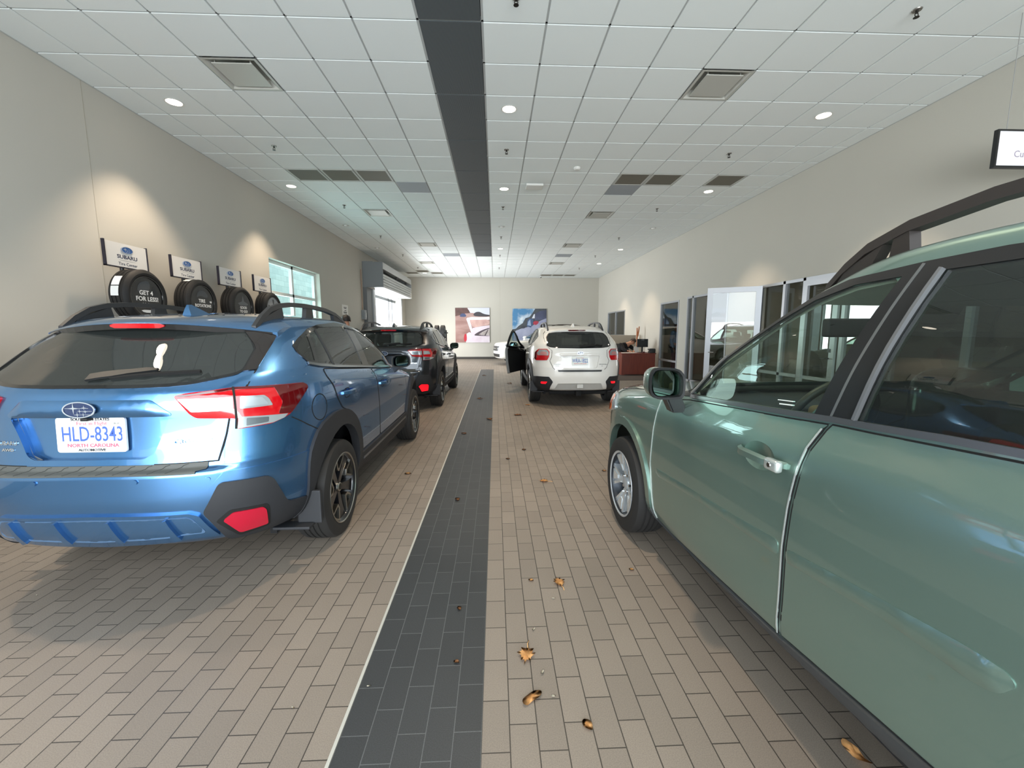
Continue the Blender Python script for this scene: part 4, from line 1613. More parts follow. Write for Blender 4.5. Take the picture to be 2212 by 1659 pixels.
# ---------------- tyre displays along the left wall
def tyre_display(k, y, label_t, words, face_cols, tag_mode):
    X = -4.50
    st = empty('display_stand', (X, y, 0), 0, label_t[1], 'display stand', 'tyre display stands')
    tube('post', [(-.10, -.06, 0), (-.10, -.06, 2.24)], .022, M_('trim'), st)
    box('foot', -.20, .10, -.25, .25, 0, .02, M_('trim'), st, bev=.004)
    box('tyre_shelf', -.14, .14, -.17, .17, 1.535, 1.56, M_('trim'), st)
    box('sign_board', -.09, -.07, -.30, .29, 2.245, 2.53, mat('sign_board_white', '#dcd9d4', .5), st)
    bm = bmesh.new()
    for (ya, yb, za, zb) in ((-.312, -.298, 2.235, 2.54), (.288, .300, 2.235, 2.54), (-.312, .30, 2.233, 2.246)):
        bx(bm, -.093, -.060, ya, yb, za, zb)
    from_bm('sign_edge', bm, mat('sign_edge', '#23202c', .4), st)
    M = frameM((-.0695, 0, 2.455), (0, 1, 0), (0, 0, 1))
    badge('emblem', M, .165, st, True)
    text('maker_lettering', 'SUBARU', .062, mat('sign_navy', '#2b2f48', .5), st, M @ Matrix.Translation((0, -.088, 0)), .001, sx=1.25, bold=.001)
    box('rule', -.0695, -.0685, -.12, .12, 2.326, 2.329, mat('rule_grey', '#a9a6a2', .6), st)
    text('lettering', 'Tire Center', .05, mat('sign_navy', '#2b2f48'), st, M @ Matrix.Translation((0, -.172, 0)), .001, sx=1.1)
    ty = empty('showroom_tyre', (X, y + .03, 1.895), 0, label_t[0], 'tyre', 'tyres on the display stands')
    r, w_ = .335, .21
    pr = [(-w_ / 2 + .01, .215), (-w_ / 2 - .006, .26), (-w_ / 2 - .008, .29), (-w_ * .46, .318), (-w_ * .38, r)]
    for g in (-.22, 0, .22):
        pr += [(g * w_ - .008, r), (g * w_ - .005, r - .010), (g * w_ + .005, r - .010), (g * w_ + .008, r)]
    pr += [(w_ * .38, r), (w_ * .46, .318), (w_ / 2 + .008, .29), (w_ / 2 + .006, .265), (w_ / 2 - .01, .24)]
    lathe('tyre', pr, mat('new_tyre', '#141313', .6), ty, n=60, smooth=25)
    lathe('disc', [(w_ / 2 - .02, .246), (w_ / 2 - .014, .243), (w_ / 2 - .012, .0005)], mat('disc_' + str(k), face_cols[0], .3, coat=.3), ty, n=40)
    lathe('disc_ring', [(w_ / 2 - .018, .247), (w_ / 2 - .004, .250), (w_ / 2 - .004, .242), (w_ / 2 - .012, .240)], M_('gloss'), ty, n=40)
    # printed shapes on the disc
    F_ = w_ / 2 - .0112
    for nm, col, pts in face_cols[1]:
        obj(nm, [(F_, u, v) for u, v in pts], [tuple(range(len(pts)))], mat('print_' + col, col, .5), ty)
    for (s, size, dy_, dz_, sx_) in words:
        text('lettering', s, size, mat('print_white', '#e9e9e6', .5), ty, frameM((F_ + .001, dy_, dz_), (0, 1, 0), (0, 0, 1)), .0006, sx=sx_, bold=.0016)
    if tag_mode:
        bm = bmesh.new()
        for ang0, ang1, za, zb in tag_mode:
            n = 6
            for q in range(n):
                a0, a1 = [radians(ang0 + (ang1 - ang0) * (q + d_) / n) for d_ in (0, 1)]
                bm.faces.new([bm.verts.new((z_, -(r + .003) * cos(a), (r + .003) * sin(a))) for a, z_ in ((a0, za), (a1, za), (a1, zb), (a0, zb))])
        from_bm('paper_label', bm, mat('label_white', '#e4e4e2', .6), ty)
    return ty
grey_arc = L([(-.16, .02), (-.10, .14), (0, .17), (.10, .14), (.16, .0), (.10, .05), (0, .09), (-.10, .05)], 1)
tyre_display(0, 5.49, ('black display tyre printed GET 4 FOR LESS! with two white paper labels on its tread', 'tyre stand with sign nearest the camera, over the GET 4 FOR LESS! tyre'),
             [('GET 4', .075, -.01, .045, 1.05), ('FOR LESS!', .075, .0, -.03, 1.05), ('Ask about', .038, .0, -.095, 1.1)],
             ('#17181a', [('print_wall', '#44474a', L([(-.15, .05), (-.12, .15), (-.02, .20), (.06, .19), (.05, .08), (-.05, .06)], 1)), ('print_figure', '#26282b', L([(.09, .0), (.08, .10), (.12, .14), (.17, .08), (.16, -.02)], 1)),
                          ('print_base', '#e4e4e2', L([(-.12, -.165), (.12, -.165), (.07, -.20), (-.07, -.20)], 1))]), [(20, 42, -.055, .035), (-2, 18, -.055, .035)])
tyre_display(1, 6.50, ('black display tyre printed TIRE ROTATIONS on the second stand', 'second tyre stand from the camera, over the TIRE ROTATIONS tyre'),
             [('TIRE', .07, -.02, .02, 1.0), ('ROTATIONS', .062, .0, -.05, 1.0), ('up', .045, .17, .02, 1)],
             ('#1b1c1e', [('print_wheel', '#44484c', L([(-.14, .06), (-.08, .17), (.05, .18), (.13, .10), (.08, .07), (-.05, .10)], 1))]), [(62, 80, -.06, .03)])
tyre_display(2, 7.51, ('black display tyre printed GOOD TO GO! under a grey arch on the third stand', 'third tyre stand from the camera, over the GOOD TO GO! tyre'),
             [('GOOD', .062, 0, -.02, 1.0), ('TO GO!', .062, 0, -.085, 1.0)],
             ('#1b1c1e', [('print_arch', '#5c6064', [(-.15, .05), (-.03, .09), (0, .19), (.03, .09), (.15, .05), (.10, .02), (-.10, .02)])]), None)
tyre_display(3, 8.51, ('black display tyre with a silver wheel print reading GO! beside the window', 'tyre stand farthest from the camera, touching the window edge'),
             [('GO!', .08, -.05, -.07, 1.0)],
             ('#8e9194', [('print_spoke', '#3a3c40', [(.02 + .02 * cos(a), .02 * sin(a)), (.20 * cos(a - .16), .20 * sin(a - .16)), (.20 * cos(a + .16), .20 * sin(a + .16))]) for a in [2 * pi * q / 5 + .3 for q in range(5)]]), None)

# tyre rack seen over the dark grey car
e = empty('tyre_rack', (-2.62, 20.3, 0), 0, 'narrow black rack with two upright tyres behind the dark grey car', 'rack')
box('upright', .22, .28, -.05, .05, 0, 1.55, M_('trim'), e)
box('base', -.35, .30, -.3, .3, 0, .05, M_('trim'), e)
tube('arm', [(-.35, 0, 1.42), (.34, 0, 1.42)], .025, M_('trim'), e)
for k, x in enumerate((-.19, .10)):
    o = lathe('tyre', [(-.10, .22), (-.11, .27), (-.085, .33), (.085, .33), (.11, .27), (.10, .22)], mat('new_tyre', '#141313'), None, n=40)
    o.location = (-2.62 + x, 20.3, 1.46)
    tag(o, 'upright black tyre on the narrow rack, ' + ('left' if k == 0 else 'right') + ' of the two', 'tyre', 'tyres on the narrow rack')
    lathe('rim', [(-.09, .03), (-.09, .20), (.09, .215), (.10, .222)], M_('alloy'), o, n=32)

# ---------------- dry leaves blown in on the floor
lm = mat('dry_leaf', '#dda768', .7, noise=.3, nscale=60)
lm2 = mat('dark_dry_leaf', '#94653f', .75, noise=.3, nscale=60)
lm3 = mat('pale_seed', '#d6cdb8', .7)
def leaf(x, y, s, rot, curl, m, shape, label, group):
    if shape == 'lobed':
        pts = [(0, -.5), (.10, -.42), (.30, -.30), (.24, -.12), (.46, .02), (.22, .12), (.20, .38), (.04, .30), (0, .62), (-.06, .30), (-.26, .34), (-.24, .10), (-.44, -.06), (-.24, -.14), (-.30, -.34), (-.08, -.42)]
    elif shape == 'bean':
        pts = L([(-.2, -.5), (-.05, -.46), (.08, -.2), (.30, 0), (.44, .3), (.36, .5), (.1, .46), (-.12, .22), (-.28, -.1), (-.32, -.36)], 1)
    else:
        pts = L([(0, -.5), (.3, -.2), (.36, .15), (.1, .5), (-.2, .36), (-.36, 0), (-.22, -.36)], 1)
    bm = bmesh.new()
    c = bm.verts.new((0, 0, .18 * curl * s))
    vs = [bm.verts.new((u * s, v * s, s * curl * (abs(u) * .9 + .3 * v * v + .10 * sin(9 * u + 5 * v)))) for u, v in pts]
    n = len(vs)
    for i in range(n):
        bm.faces.new((c, vs[i], vs[(i + 1) % n]))
    mz = min(v.co.z for v in bm.verts)
    for v in bm.verts:
        v.co.z += -mz + .002
    r = bmesh.ops.solidify(bm, geom=list(bm.faces), thickness=.001)
    if shape == 'lobed':
        tube_bm(bm, [(0, -.45 * s, .004), (.06 * s, -.7 * s, .006), (.03 * s, -.95 * s, .004)][::-1], .0018, 5)
    o = from_bm('dry_leaf' if m is not lm3 else 'leaf_scrap', bm, m, None, smooth=True)
    o.location = (x, y, .003)
    o.rotation_euler = (0, 0, rot)
    tag(o, label, 'leaf', group)
    return o
def at(px, py):
    q = fw + rt * ((px - 1106) / CAM_F) - up * ((py - 829.5) / CAM_F)
    k = -CAM_H / q.z
    return q.x * k, q.y * k
LEAVES = [(1137, 1418, .095, 2.9, .38, lm, 'lobed', 'largest curled tan leaf with a stalk on the brown paving right of the dark strip'),
          (1147, 1510, .085, 5.9, .22, lm, 'bean', 'bean-shaped tan leaf below the largest curled leaf'),
          (1269, 1568, .052, .6, .25, lm, 'round', 'small squarish orange tan leaf at the bottom of the paving'),
          (1207, 1259, .085, .2, .4, lm, 'lobed', 'curled tan leaf on the paving level with the green car door gap'),
          (1147, 1255, .035, 1.2, .4, lm, 'round', 'tiny tan leaf just left of another curled leaf on the paving'),
          (1850, 1636, .085, .9, .5, lm, 'bean', 'tan leaf lying under the sill of the green car'),
          (881, 1024, .075, 1.6, .3, lm, 'round', 'tan leaf on the paving beside the blue car rear wheel'),
          (1174, 1040, .095, 1.2, .3, lm, 'lobed', 'tan leaf on the paving left of the green car front wheel'),
          (988, 1080, .065, .3, .5, lm2, 'round', 'brown leaf on the dark strip level with the blue car wheel'),
          (992, 1316, .035, .3, .5, lm2, 'round', 'small brown leaf on the dark strip, upper of the two near ones'),
          (986, 1432, .03, 1.3, .5, lm2, 'round', 'small brown leaf on the dark strip, lower of the two near ones'),
          (1002, 937, .10, .9, .3, lm2, 'round', 'dark leaf on the dark strip left of centre, level with the blue car front wheel'),
          (1057, 906, .14, .4, .4, lm2, 'lobed', 'dark leaf at the right edge of the dark strip beyond the white trim'),
          (1097, 992, .06, 1.4, .3, lm2, 'round', 'small brown leaf on the paving just right of the dark strip'),
          (1132, 972, .07, 2.4, .3, lm2, 'round', 'brown leaf on the paving, level with the green car bonnet'),
          (1140, 875, .12, 1.0, .2, lm, 'round', 'pale tan leaf on the paving behind the white car'),
          (1118, 897, .16, 1.6, .2, lm2, 'lobed', 'flat brown leaf on the paving behind the open white car door'),
          (1100, 829, .18, 1.0, .4, lm2, 'round', 'dark leaf on the paving under the open white car door'),
          (1046, 812, .17, 2.0, .4, lm2, 'round', 'far dark leaf near the end of the dark strip'),
          (1036, 862, .15, 2.2, .4, lm2, 'lobed', 'dark leaf on the dark strip beside the grey car wheel'),
          (1305, 1018, .055, 1.2, .4, lm, 'round', 'orange leaf right against the green car front bumper'),
          (1364, 1232, .035, 1.2, .4, lm, 'round', 'tiny tan leaf behind the green car front wheel')]
for (px, py, s, r_, cu_, m_, sh, lab) in LEAVES:
    x, y = at(px, py)
    leaf(x, y, s, r_, cu_, m_, sh, lab, 'dry leaves on the floor')
for (px, py, s, lab) in ((1153, 1361, .022, 'pale seed above the largest curled leaf'), (1172, 1454, .024, 'pale seed between the largest leaf and the bean-shaped leaf'), (1196, 1294, .018, 'pale seed below the curled leaf by the door gap'), (1196, 1506, .018, 'pale seed right of the bean-shaped leaf'),
                         (797, 1484, .016, 'pale crumb on the dark strip near its left edge'), (633, 1531, .014, 'pale pebble on the paving left of the dark strip'), (80, 1288, .014, 'white crumb on the paving below the blue bumper')):
    x, y = at(px, py)
    leaf(x, y, s, px, .4, lm3, 'bean', lab + ' on the floor' if 'floor' not in lab else lab, 'pale scraps on the floor')
CROSS = [
    # levels of the body, ground up: height rear / middle / front, rear end, front end, half width, corner lengths and fullness
    (.28,  .25,  .22, -.50, 3.20, .66, .7, 3.0, .8, 3.0, .0),
    (.345,  .27,  .26, -.79, 3.44, .80, .9, 3.4, .9, 2.8, .0),
    (.48,  .40,  .40, -.875,3.52, .862,.95,3.4, 1.0,2.8, .02),
    (.63,  .58,  .58, -.90, 3.54, .880,.95,3.4, 1.0,2.7, .02),
    (.765, .755,  .74, -.90, 3.50, .892,.95,3.3, 1.0,2.6, .02),
    (.80,  .80,  .77, -.896, 3.48, .893,.95,3.3, 1.0,2.5, .02),
    (.99,  .95,  .85, -.868, 3.42, .893,.95,3.2, 1.1,2.4, .03),
    (1.14, 1.05, .92, -.842,3.10, .880,.95,3.2, 1.2,2.2, .04),
    (1.215,1.105,1.0, -.77, 2.40, .850,.85,3.4, .8, 2.6, .03),
    (1.245,1.13, 1.06,-.72, 2.06, .838,.80,3.5, .5, 3.0, .02),
    (1.33, 1.27, 1.25,-.61, 1.72, .795,.75,3.6, .40,3.4, .0),
    (1.42, 1.405,1.39,-.50, 1.45, .738,.7, 3.6, .40,3.4, .0),
    (1.485,1.497,1.475,-.41, 1.27, .685,.7, 3.6, .45,3.2, .0),
    (1.515,1.542,1.515,-.34, 1.16, .63,.6, 3.4, .5, 2.8, .0),
    (1.54, 1.570,1.55,-.26, 1.02, .46, .5, 3.0, .5, 2.6, .0),
    (1.556,1.583,1.57,-.12, .80, .24, .4, 2.6, .4, 2.4, .0),
    (1.56, 1.586,1.575, .0,  .55, .02, .2, 2.2, .2, 2.2, .0),
]


def step(a, b, x):
    t = max(0, min(1, (x - a) / (b - a)))
    return t * t * (3 - 2 * t)


def tail_recess(x, y, z):
    """the tailgate sits a little ahead of the bumper, with a ridge at each side"""
    if y < -.5 and z > .74:
        y += .034 * step(.625, .575, abs(x)) * step(.752, .772, z) * step(1.2, .85, z)
    return x, y, z
FOREST = [
    (.33, .28, .24, -.60, 3.15, .66, .7, 3.0, .8, 3.0, .0),
    (.40, .30, .28, -.90, 3.44, .80, .9, 3.4, .9, 2.8, .0),
    (.50, .40, .40, -.98, 3.54, .868,.9,3.5, .85,2.8, .01),
    (.66, .58, .58, -1.01,3.57, .882,.9,3.5, .85,2.7, .01),
    (.80, .76, .75, -1.00,3.56, .892,.9,3.4, .85,2.6, .01),
    (.90, .87, .86, -.99, 3.53, .894,.9,3.3, .85,2.5, .01),
    (1.02,.98, .955,-.98, 3.47, .890,.9,3.2, .9,2.5, .02),
    (1.11,1.06,1.02,-.97, 3.20, .876,.9,3.2, .9,2.5, .02),
    (1.165,1.105,1.075,-.94, 2.60, .862,.85,3.4, .7, 2.8, .02),
    (1.195,1.135,1.115,-.92, 2.12, .852,.80,3.5, .45, 3.2, .01),
    (1.33,1.32,1.30,-.84, 1.78, .835, .75,3.6, .38,3.6, .0),
    (1.48,1.48,1.465,-.72, 1.51, .80,.7, 3.6, .38,3.6, .0),
    (1.59,1.61,1.585,-.62,1.31, .755,.7, 3.6, .42,3.4, .0),
    (1.65,1.683,1.648,-.55, 1.20, .722,.6, 3.4, .5, 3.0, .0),
    (1.68,1.712,1.678,-.45, 1.02, .50, .5, 3.0, .5, 2.6, .0),
    (1.695,1.724,1.698,-.30, .80, .26, .4, 2.6, .4, 2.4, .0),
    (1.70,1.727,1.702, -.1,  .55, .02, .2, 2.2, .2, 2.2, .0),
]


def sym(half):
    """close a right-half outline (from top/bottom centre line outwards) across the centre line"""
    return half + [(-x, y) for x, y in half[::-1] if abs(x) > 1e-6]


def arch(cy, r, cz, base):
    return [(cy - r, base), (cy - r, cz)] + [(cy + r * cos(a), cz + r * sin(a)) for a in [pi - pi * i / 16 for i in range(1, 16)]] + [(cy + r, cz), (cy + r, base)]


CROSS_HULL = Hull(CROSS, 9, tail_recess)
PLAIN_HULL = Hull(CROSS, 9)
SIDE_GLASS = {
    'quarter': [(-.275, 1.345), (-.19, 1.388), (-.065, 1.432), (-.185, 1.262), (-.25, 1.27), (-.288, 1.315)],
    'rear': [(-.02, 1.437), (.20, 1.478), (.725, 1.492), (.73, 1.168), (.08, 1.222), (-.155, 1.247)],
    'front': [(.88, 1.475), (1.06, 1.437), (1.28, 1.345), (1.48, 1.235), (1.73, 1.105), (1.55, 1.10), (.90, 1.152)],
}
DLO = [(-.292, 1.363), (-.194, 1.405), (.004, 1.469), (.201, 1.498), (.584, 1.522), (.86, 1.508), (1.06, 1.462), (1.28, 1.372), (1.50, 1.262), (1.84, 1.09),
       (1.84, 1.073), (1.5, 1.090), (.89, 1.137), (.125, 1.202), (-.16, 1.234), (-.271, 1.255), (-.308, 1.315)]
RDOOR = [(-.128, 1.205), (-.132, 1.156), (-.068, 1.088), (-.03, 1.0), (.055, .912), (.20, .86), (.35, .75), (.45, .60), (.48, .475), (1.03, .475), (.935, 1.0), (.90, 1.118), (.125, 1.182)]
FDOOR = [(.91, 1.115), (.945, 1.0), (1.04, .475), (2.15, .475), (2.2, .75), (2.12, 1.0), (1.9, 1.045), (1.5, 1.07)]


def crosstrek(name, label, loc, rot, pm, gen=2, plate=None, lit=False, open_door=False, trim_m=None, seat_m=None):
    H = CROSS_HULL if gen == 2 else PLAIN_HULL
    root = empty(name, loc, rot, label, 'car')
    clad, gloss, trim, seal, chrome = M_('clad'), M_('gloss'), M_('trim'), M_('seal'), M_('chrome')
    dark = glass('privacy_glass', (.045, .05, .048), .035, haze=.06)
    light = glass('car_window_glass', (.55, .62, .58), .03)
    wheel_r = .345
    if gen == 2:
        rg = sym([(0, 1.177), (.195, 1.177), (.353, 1.180), (.455, 1.188), (.560, 1.210), (.633, 1.231), (.62, 1.35), (.606, 1.368), (.56, 1.425), (.53, 1.455), (0, 1.475)])
        pocket = sym([(0, .824), (.262, .824), (.298, .843), (.376, 1.033), (0, 1.033)])
        pk_d = .034
    else:
        rg = sym([(0, 1.145), (.43, 1.152), (.56, 1.168), (.61, 1.19), (.60, 1.34), (.575, 1.38), (.54, 1.42), (.40, 1.436), (0, 1.44)])
        pocket = sym([(0, .77), (.30, .768), (.325, .79), (.375, 1.0), (0, 1.0)])
        pk_d = .022
    rg = rounded(rg, .03)
    pocket = rounded(pocket, .02)
    ws = rounded([(-.74, 1.13), (.74, 1.13), (.62, 1.462), (-.62, 1.462)], .05)
    cuts = [(SIDE, SIDE_GLASS[k], True) for k in SIDE_GLASS] + [(REAR, rg, False), (FRONT, ws, False), (REAR, pocket, False),
            (SIDE, arch(0, .40, .40, .1), True), (SIDE, arch(2.665, .40, .40, .1), True)]
    dooro = None
    if open_door:
        dooro = [(.90, 1.49), (1.06, 1.455), (1.28, 1.365), (1.5, 1.255), (1.84, 1.09), (2.12, 1.0), (2.2, .75), (2.15, .475), (1.04, .475), (.945, 1.0), (.88, 1.15)]
    body = shell('body', H, pm, root, cuts + ([] if not open_door else []))
    if open_door:                                    # leave the driver's doorway open on the left flank
        bm = bmesh.new()
        bm.from_mesh(body.data)
        bmesh.ops.delete(bm, geom=[f for f in bm.faces if f.calc_center_median().x < 0 and abs(f.normal.x) > .2 and inside(dooro, f.calc_center_median().y, f.calc_center_median().z)], context='FACES')
        bm.to_mesh(body.data)
        bm.free()
    lining(body, M_('lining'), root)
    # floor pan and wheel housings
    bm = bmesh.new()
    bx(bm, -.66, .66, -.40, 3.2, .24, .36, .02)
    bx(bm, -.62, .62, -.74, -.40, .40, .50, .02)
    bx(bm, -.80, .80, .52, 2.2, .26, .40, .02)
    for yy in (0, 2.665):
        for s in (-1, 1):
            bx(bm, s * .62 - .02, s * .62 + .02, yy - .44, yy + .44, .22, .84)
            bx(bm, min(s * .62, s * .84), max(s * .62, s * .84), yy - .43, yy + .43, .835, .86)
    from_bm('underbody', bm, mat('underbody', '#0c0c0d', .9), root)
    cabin(root, .36, seat_m or M_('seat'))
    softbox('dashboard', -.72, .72, 1.42, 1.95, .82, 1.02, M_('interior'), root, .06)
    bm = bmesh.new()
    tube_bm(bm, [(-.37 + .185 * cos(a), 1.34 - .07 * sin(a), .98 + .17 * sin(a)) for a in [2 * pi * i / 28 for i in range(29)]], .016, 8, cap=False)
    bx(bm, -.44, -.30, 1.33, 1.42, .93, 1.02, .02)
    from_bm('steering_wheel', bm, M_('interior'), root, smooth=True)
    bm = bmesh.new()
    bx(bm, -.12, .12, 1.22, 1.26, 1.36, 1.42, .015)
    from_bm('rear_view_mirror', bm, M_('interior'), root)

    # glazing and black surround
    skip = (lambda s: open_door and s < 0)
    for k, poly in SIDE_GLASS.items():
        g = light if k == 'front' else dark
        for s in (1, -1):
            if k == 'front' and skip(s):
                continue
            o = panel('window', H, SIDE, poly, g, root, off=.001, thick=.001, step=.06)
            if s < 0:
                o.data.transform(Matrix.Diagonal((-1, 1, 1, 1)))
                o.data.flip_normals()
    for s in (1, -1):
        if skip(s):
            dl = [p for p in DLO if p[0] < .86] + []
            dl = DLO[:5] + [(.86, 1.508), (.875, 1.15)] + DLO[13:]
            hs = [SIDE_GLASS['quarter'], SIDE_GLASS['rear']]
        else:
            dl, hs = DLO, list(SIDE_GLASS.values())
        o = panel('window_surround', H, SIDE, dl, gloss if gen == 2 else trim, root, off=.004, thick=.01, step=.03, holes=hs)
        if s < 0:
            o.data.transform(Matrix.Diagonal((-1, 1, 1, 1)))
            o.data.flip_normals()
    strip('window_divider', H, SIDE, [(.098, 1.462), (.087, 1.21)], .022, trim, root, off=.008, mirror=True)
    if gen == 2:
        strip('belt_moulding', H, SIDE, [(-.285, 1.252), (-.16, 1.229), (.125, 1.197), (.5, 1.165), (.89, 1.132), (1.5, 1.087), (1.82, 1.066)], .016, mat('bright_belt', '#9b9ea0', .25, 1), root, off=.012, mirror=True)
    panel('windscreen', H, FRONT, ws, light, root, off=.001, thick=.001, step=.08)
    panel('rear_window', H, REAR, rg, dark, root, off=.001, thick=.002, step=.06)
    if gen == 2:
        panel('rear_pillar_trim', H, RR, [(.085, 1.455), (.101, 1.368), (.099, 1.345), (-.004, 1.233), (.062, 1.240), (.235, 1.415), (.2, 1.45)], mat('brown_black_gloss', '#1a1412', .16, coat=.6), root, off=.009, thick=.016, step=.025, mirror=True)

    # doors
    for s in (1, -1):
        for k, poly in (('rear', RDOOR), ('front', FDOOR)):
            if k == 'front' and skip(s):
                continue
            o = panel('door', H, SIDE, rounded(poly, .03), pm, root, off=.003, thick=.012, step=.035)
            q = strip('door_seal', H, SIDE, rounded(poly, .03), .006, seal, o, off=.0036, thick=.004, closed=True)
            h = handle(o, H, .16 if k == 'rear' else 1.12, 1.013 if k == 'rear' else .968, pm, 1)
            p = strip('handle_cup', H, SIDE, rounded([((.16 if k == 'rear' else 1.12) + a, (1.0 if k == 'rear' else .955) + b) for a, b in ((-.055, -.028), (.045, -.028), (.045, .038), (-.055, .038))], .03), .006, seal, o, off=.0042, thick=.003, closed=True)
            if s < 0:
                for x in (o, q, h, p):
                    x.data.transform(Matrix.Diagonal((-1, 1, 1, 1)))
                    x.data.flip_normals()
    bump_seam = [(-.53, .965), (-.42, .895), (-.30, .83)]
    strip('bumper_seam', H, SIDE, bump_seam, .006, seal, root, off=.002, thick=.004, mirror=True)
    fl = [(-.285 + .085 * cos(2 * pi * i / 24), .978 + .082 * sin(2 * pi * i / 24)) for i in range(24)]
    strip('fuel_flap', H, SIDE, fl, .005, seal, root, off=.0015, thick=.003, closed=True)

    # tail
    if gen == 2:
        tg_half = [(0, .795), (.30, .795), (.570, .795), (.606, .928), (.619, 1.006), (.672, 1.164), (.676, 1.238), (.668, 1.322), (.652, 1.419), (.60, 1.45), (0, 1.487)]
    else:
        tg_half = [(0, .742), (.47, .742), (.51, .78), (.565, .905), (.53, .98), (.525, 1.10), (.62, 1.19), (.645, 1.33), (.635, 1.42), (.6, 1.46), (0, 1.487)]
    tg = sym(tg_half)
    tail = panel('tailgate', H, REAR, tg, pm, root, off=.003, thick=.012, step=.03, holes=[rg, pocket])
    strip('tailgate_seal', H, REAR, [p for p in tg_half[1:]], .008, seal, tail, off=.0038, thick=.005)
    strip('tailgate_seal', H, REAR, [(-x, z) for x, z in tg_half[1:]], .008, seal, tail, off=.0038, thick=.005)
    strip('window_seal', H, REAR, rg, .014, gloss, tail, off=.0055, thick=.006, closed=True)
    panel('plate_recess', H, REAR, pocket, pm, tail, off=-pk_d, thick=-pk_d - .003, step=.04)
    if gen == 2:
        panel('tailgate_garnish', H, REAR, rounded(sym([(0, 1.117), (.30, 1.117), (.385, 1.045), (.38, 1.033), (0, 1.033)]), .012), pm, tail, off=.006, thick=.02, step=.025, dome=.018)
        badge('badge', rearM(H, 0, 1.077, .03), .150, tail)
        text('model_lettering', 'CROSSTREK', .024, chrome, tail, rearM(H, .472, .90, .004), .002, sx=1.38, bold=.0006)
        text('maker_lettering', 'SUBARU', .026, chrome, tail, rearM(H, -.405, .905, .004), .002, sx=1.25, bold=.0006)
        text('drive_lettering', 'AWD', .018, chrome, tail, rearM(H, -.40, .872, .004), .002, sx=1.6, bold=.001)
        bm = bmesh.new()
        lo = H.hit((0, -5, 1.03), (0, 1, 0))[0]
        bx(bm, -.016, .016, lo.y - .02, lo.y + .02, 1.018, 1.034, .004)
        from_bm('reversing_camera', bm, M_('interior'), tail)
    else:
        panel('tailgate_garnish', H, REAR, rounded(sym([(0, 1.052), (.38, 1.05), (.395, 1.02), (.38, 1.0), (0, 1.0)]), .012), pm, tail, off=.006, thick=.02, step=.025, dome=.016)
        badge('badge', rearM(H, 0, 1.05, .024), .125, tail)
        text('maker_lettering', 'SUBARU', .026, mat('grey_lettering', '#6e6f70', .3, .6), tail, rearM(H, -.43, .842, .004), .002, sx=1.25)
        text('drive_lettering', 'AWD', .018, mat('grey_lettering', '#6e6f70'), tail, rearM(H, -.43, .812, .004), .002, sx=1.6)
        text('model_lettering', 'CROSSTREK', .024, mat('grey_lettering', '#6e6f70'), tail, rearM(H, .44, .838, .004), .002, sx=1.3)
        text('model_lettering', 'XV', .02, mat('grey_lettering', '#6e6f70'), tail, rearM(H, .42, .808, .004), .002, sx=1.3)
    # wiper
    wp = strip('rear_wiper', H, REAR, [(-.035, 1.212), (.02, 1.222), (.20, 1.243), (.26, 1.246)] if gen == 2 else [(0, 1.17), (.2, 1.185), (.3, 1.187)], [.026, .026, .02, .010], trim, root, off=.018, thick=.012)
    strip('wiper_blade', H, REAR, [(.07, 1.213), (.25, 1.229), (.46, 1.238)] if gen == 2 else [(.06, 1.172), (.25, 1.182), (.44, 1.19)], .008, seal, wp, off=.014, thick=.014)
    # roof spoiler
    V, F = [], []
    n = 28
    xm, yt, zt = (.665, -.50, 1.503) if gen == 2 else (.60, -.50, 1.50)
    for i in range(n + 1):
        x = -xm + 2 * xm * i / n
        k = abs(x) / .68
        te = yt + .19 * k ** 2.4
        le = min(-.14, te + .26)
        ztop = zt - .055 * k ** 2
        loc = H.hit((x, le, 4), (0, 0, -1))[0] or Vector((x, le, 1.5))
        zl = loc.z
        V += [(x, le, zl + .002), (x, le * .45 + te * .55, (zl * .5 + ztop * .5) + .010), (x, te + .01, ztop), (x, te, ztop - .008), (x, te + .008, ztop - .036), (x, te + .15, ztop - .05)]
    for i in range(n):
        for k in range(6):
            F.append((i * 6 + k, i * 6 + (k + 1) % 6, (i + 1) * 6 + (k + 1) % 6, (i + 1) * 6 + k))
    F += [tuple(range(5, -1, -1)), tuple(n * 6 + k for k in range(6))]
    bm = bmesh.new()
    vs = [bm.verts.new(v) for v in V]
    for f in F:
        bm.faces.new([vs[i] for i in f])
    sp = autosmooth(from_bm('roof_spoiler', bm, pm, root), 30)
    under = [(-xm + .02 + (2 * xm - .04) * i / 20) for i in range(21)]
    bm = bmesh.new()
    rows = []
    for x in under:
        k = abs(x) / .68
        te = yt + .19 * k ** 2.4
        ztop = zt - .055 * k ** 2
        rows.append([bm.verts.new((x, te - .003, ztop - .010)), bm.verts.new((x, te + .004, ztop - .040)), bm.verts.new((x, te + .16, ztop - .054))])
    for a, b in zip(rows, rows[1:]):
        for k in range(2):
            bm.faces.new((a[k], a[k + 1], b[k + 1], b[k]))
    from_bm('spoiler_lip', bm, gloss if gen == 2 else pm, sp)
    bm = bmesh.new()
    w = .145 if gen == 2 else .175
    prev = None
    for i in range(13):
        x = -w + 2 * w * i / 12
        te = yt + .19 * (abs(x) / .68) ** 2.4
        e = min(1, (1 - abs(x) / w) * 5 + .35)
        zc = zt - .022
        r = [bm.verts.new((x, te - .008, zc - .013 * e)), bm.verts.new((x, te - .010, zc + .012 * e)), bm.verts.new((x, te + .01, zc + .012 * e)), bm.verts.new((x, te + .01, zc - .013 * e))]
        if prev:
            for k in range(4):
                bm.faces.new((prev[k], prev[(k + 1) % 4], r[(k + 1) % 4], r[k]))
        else:
            bm.faces.new(r)
        prev = r
    bm.faces.new(prev[::-1])
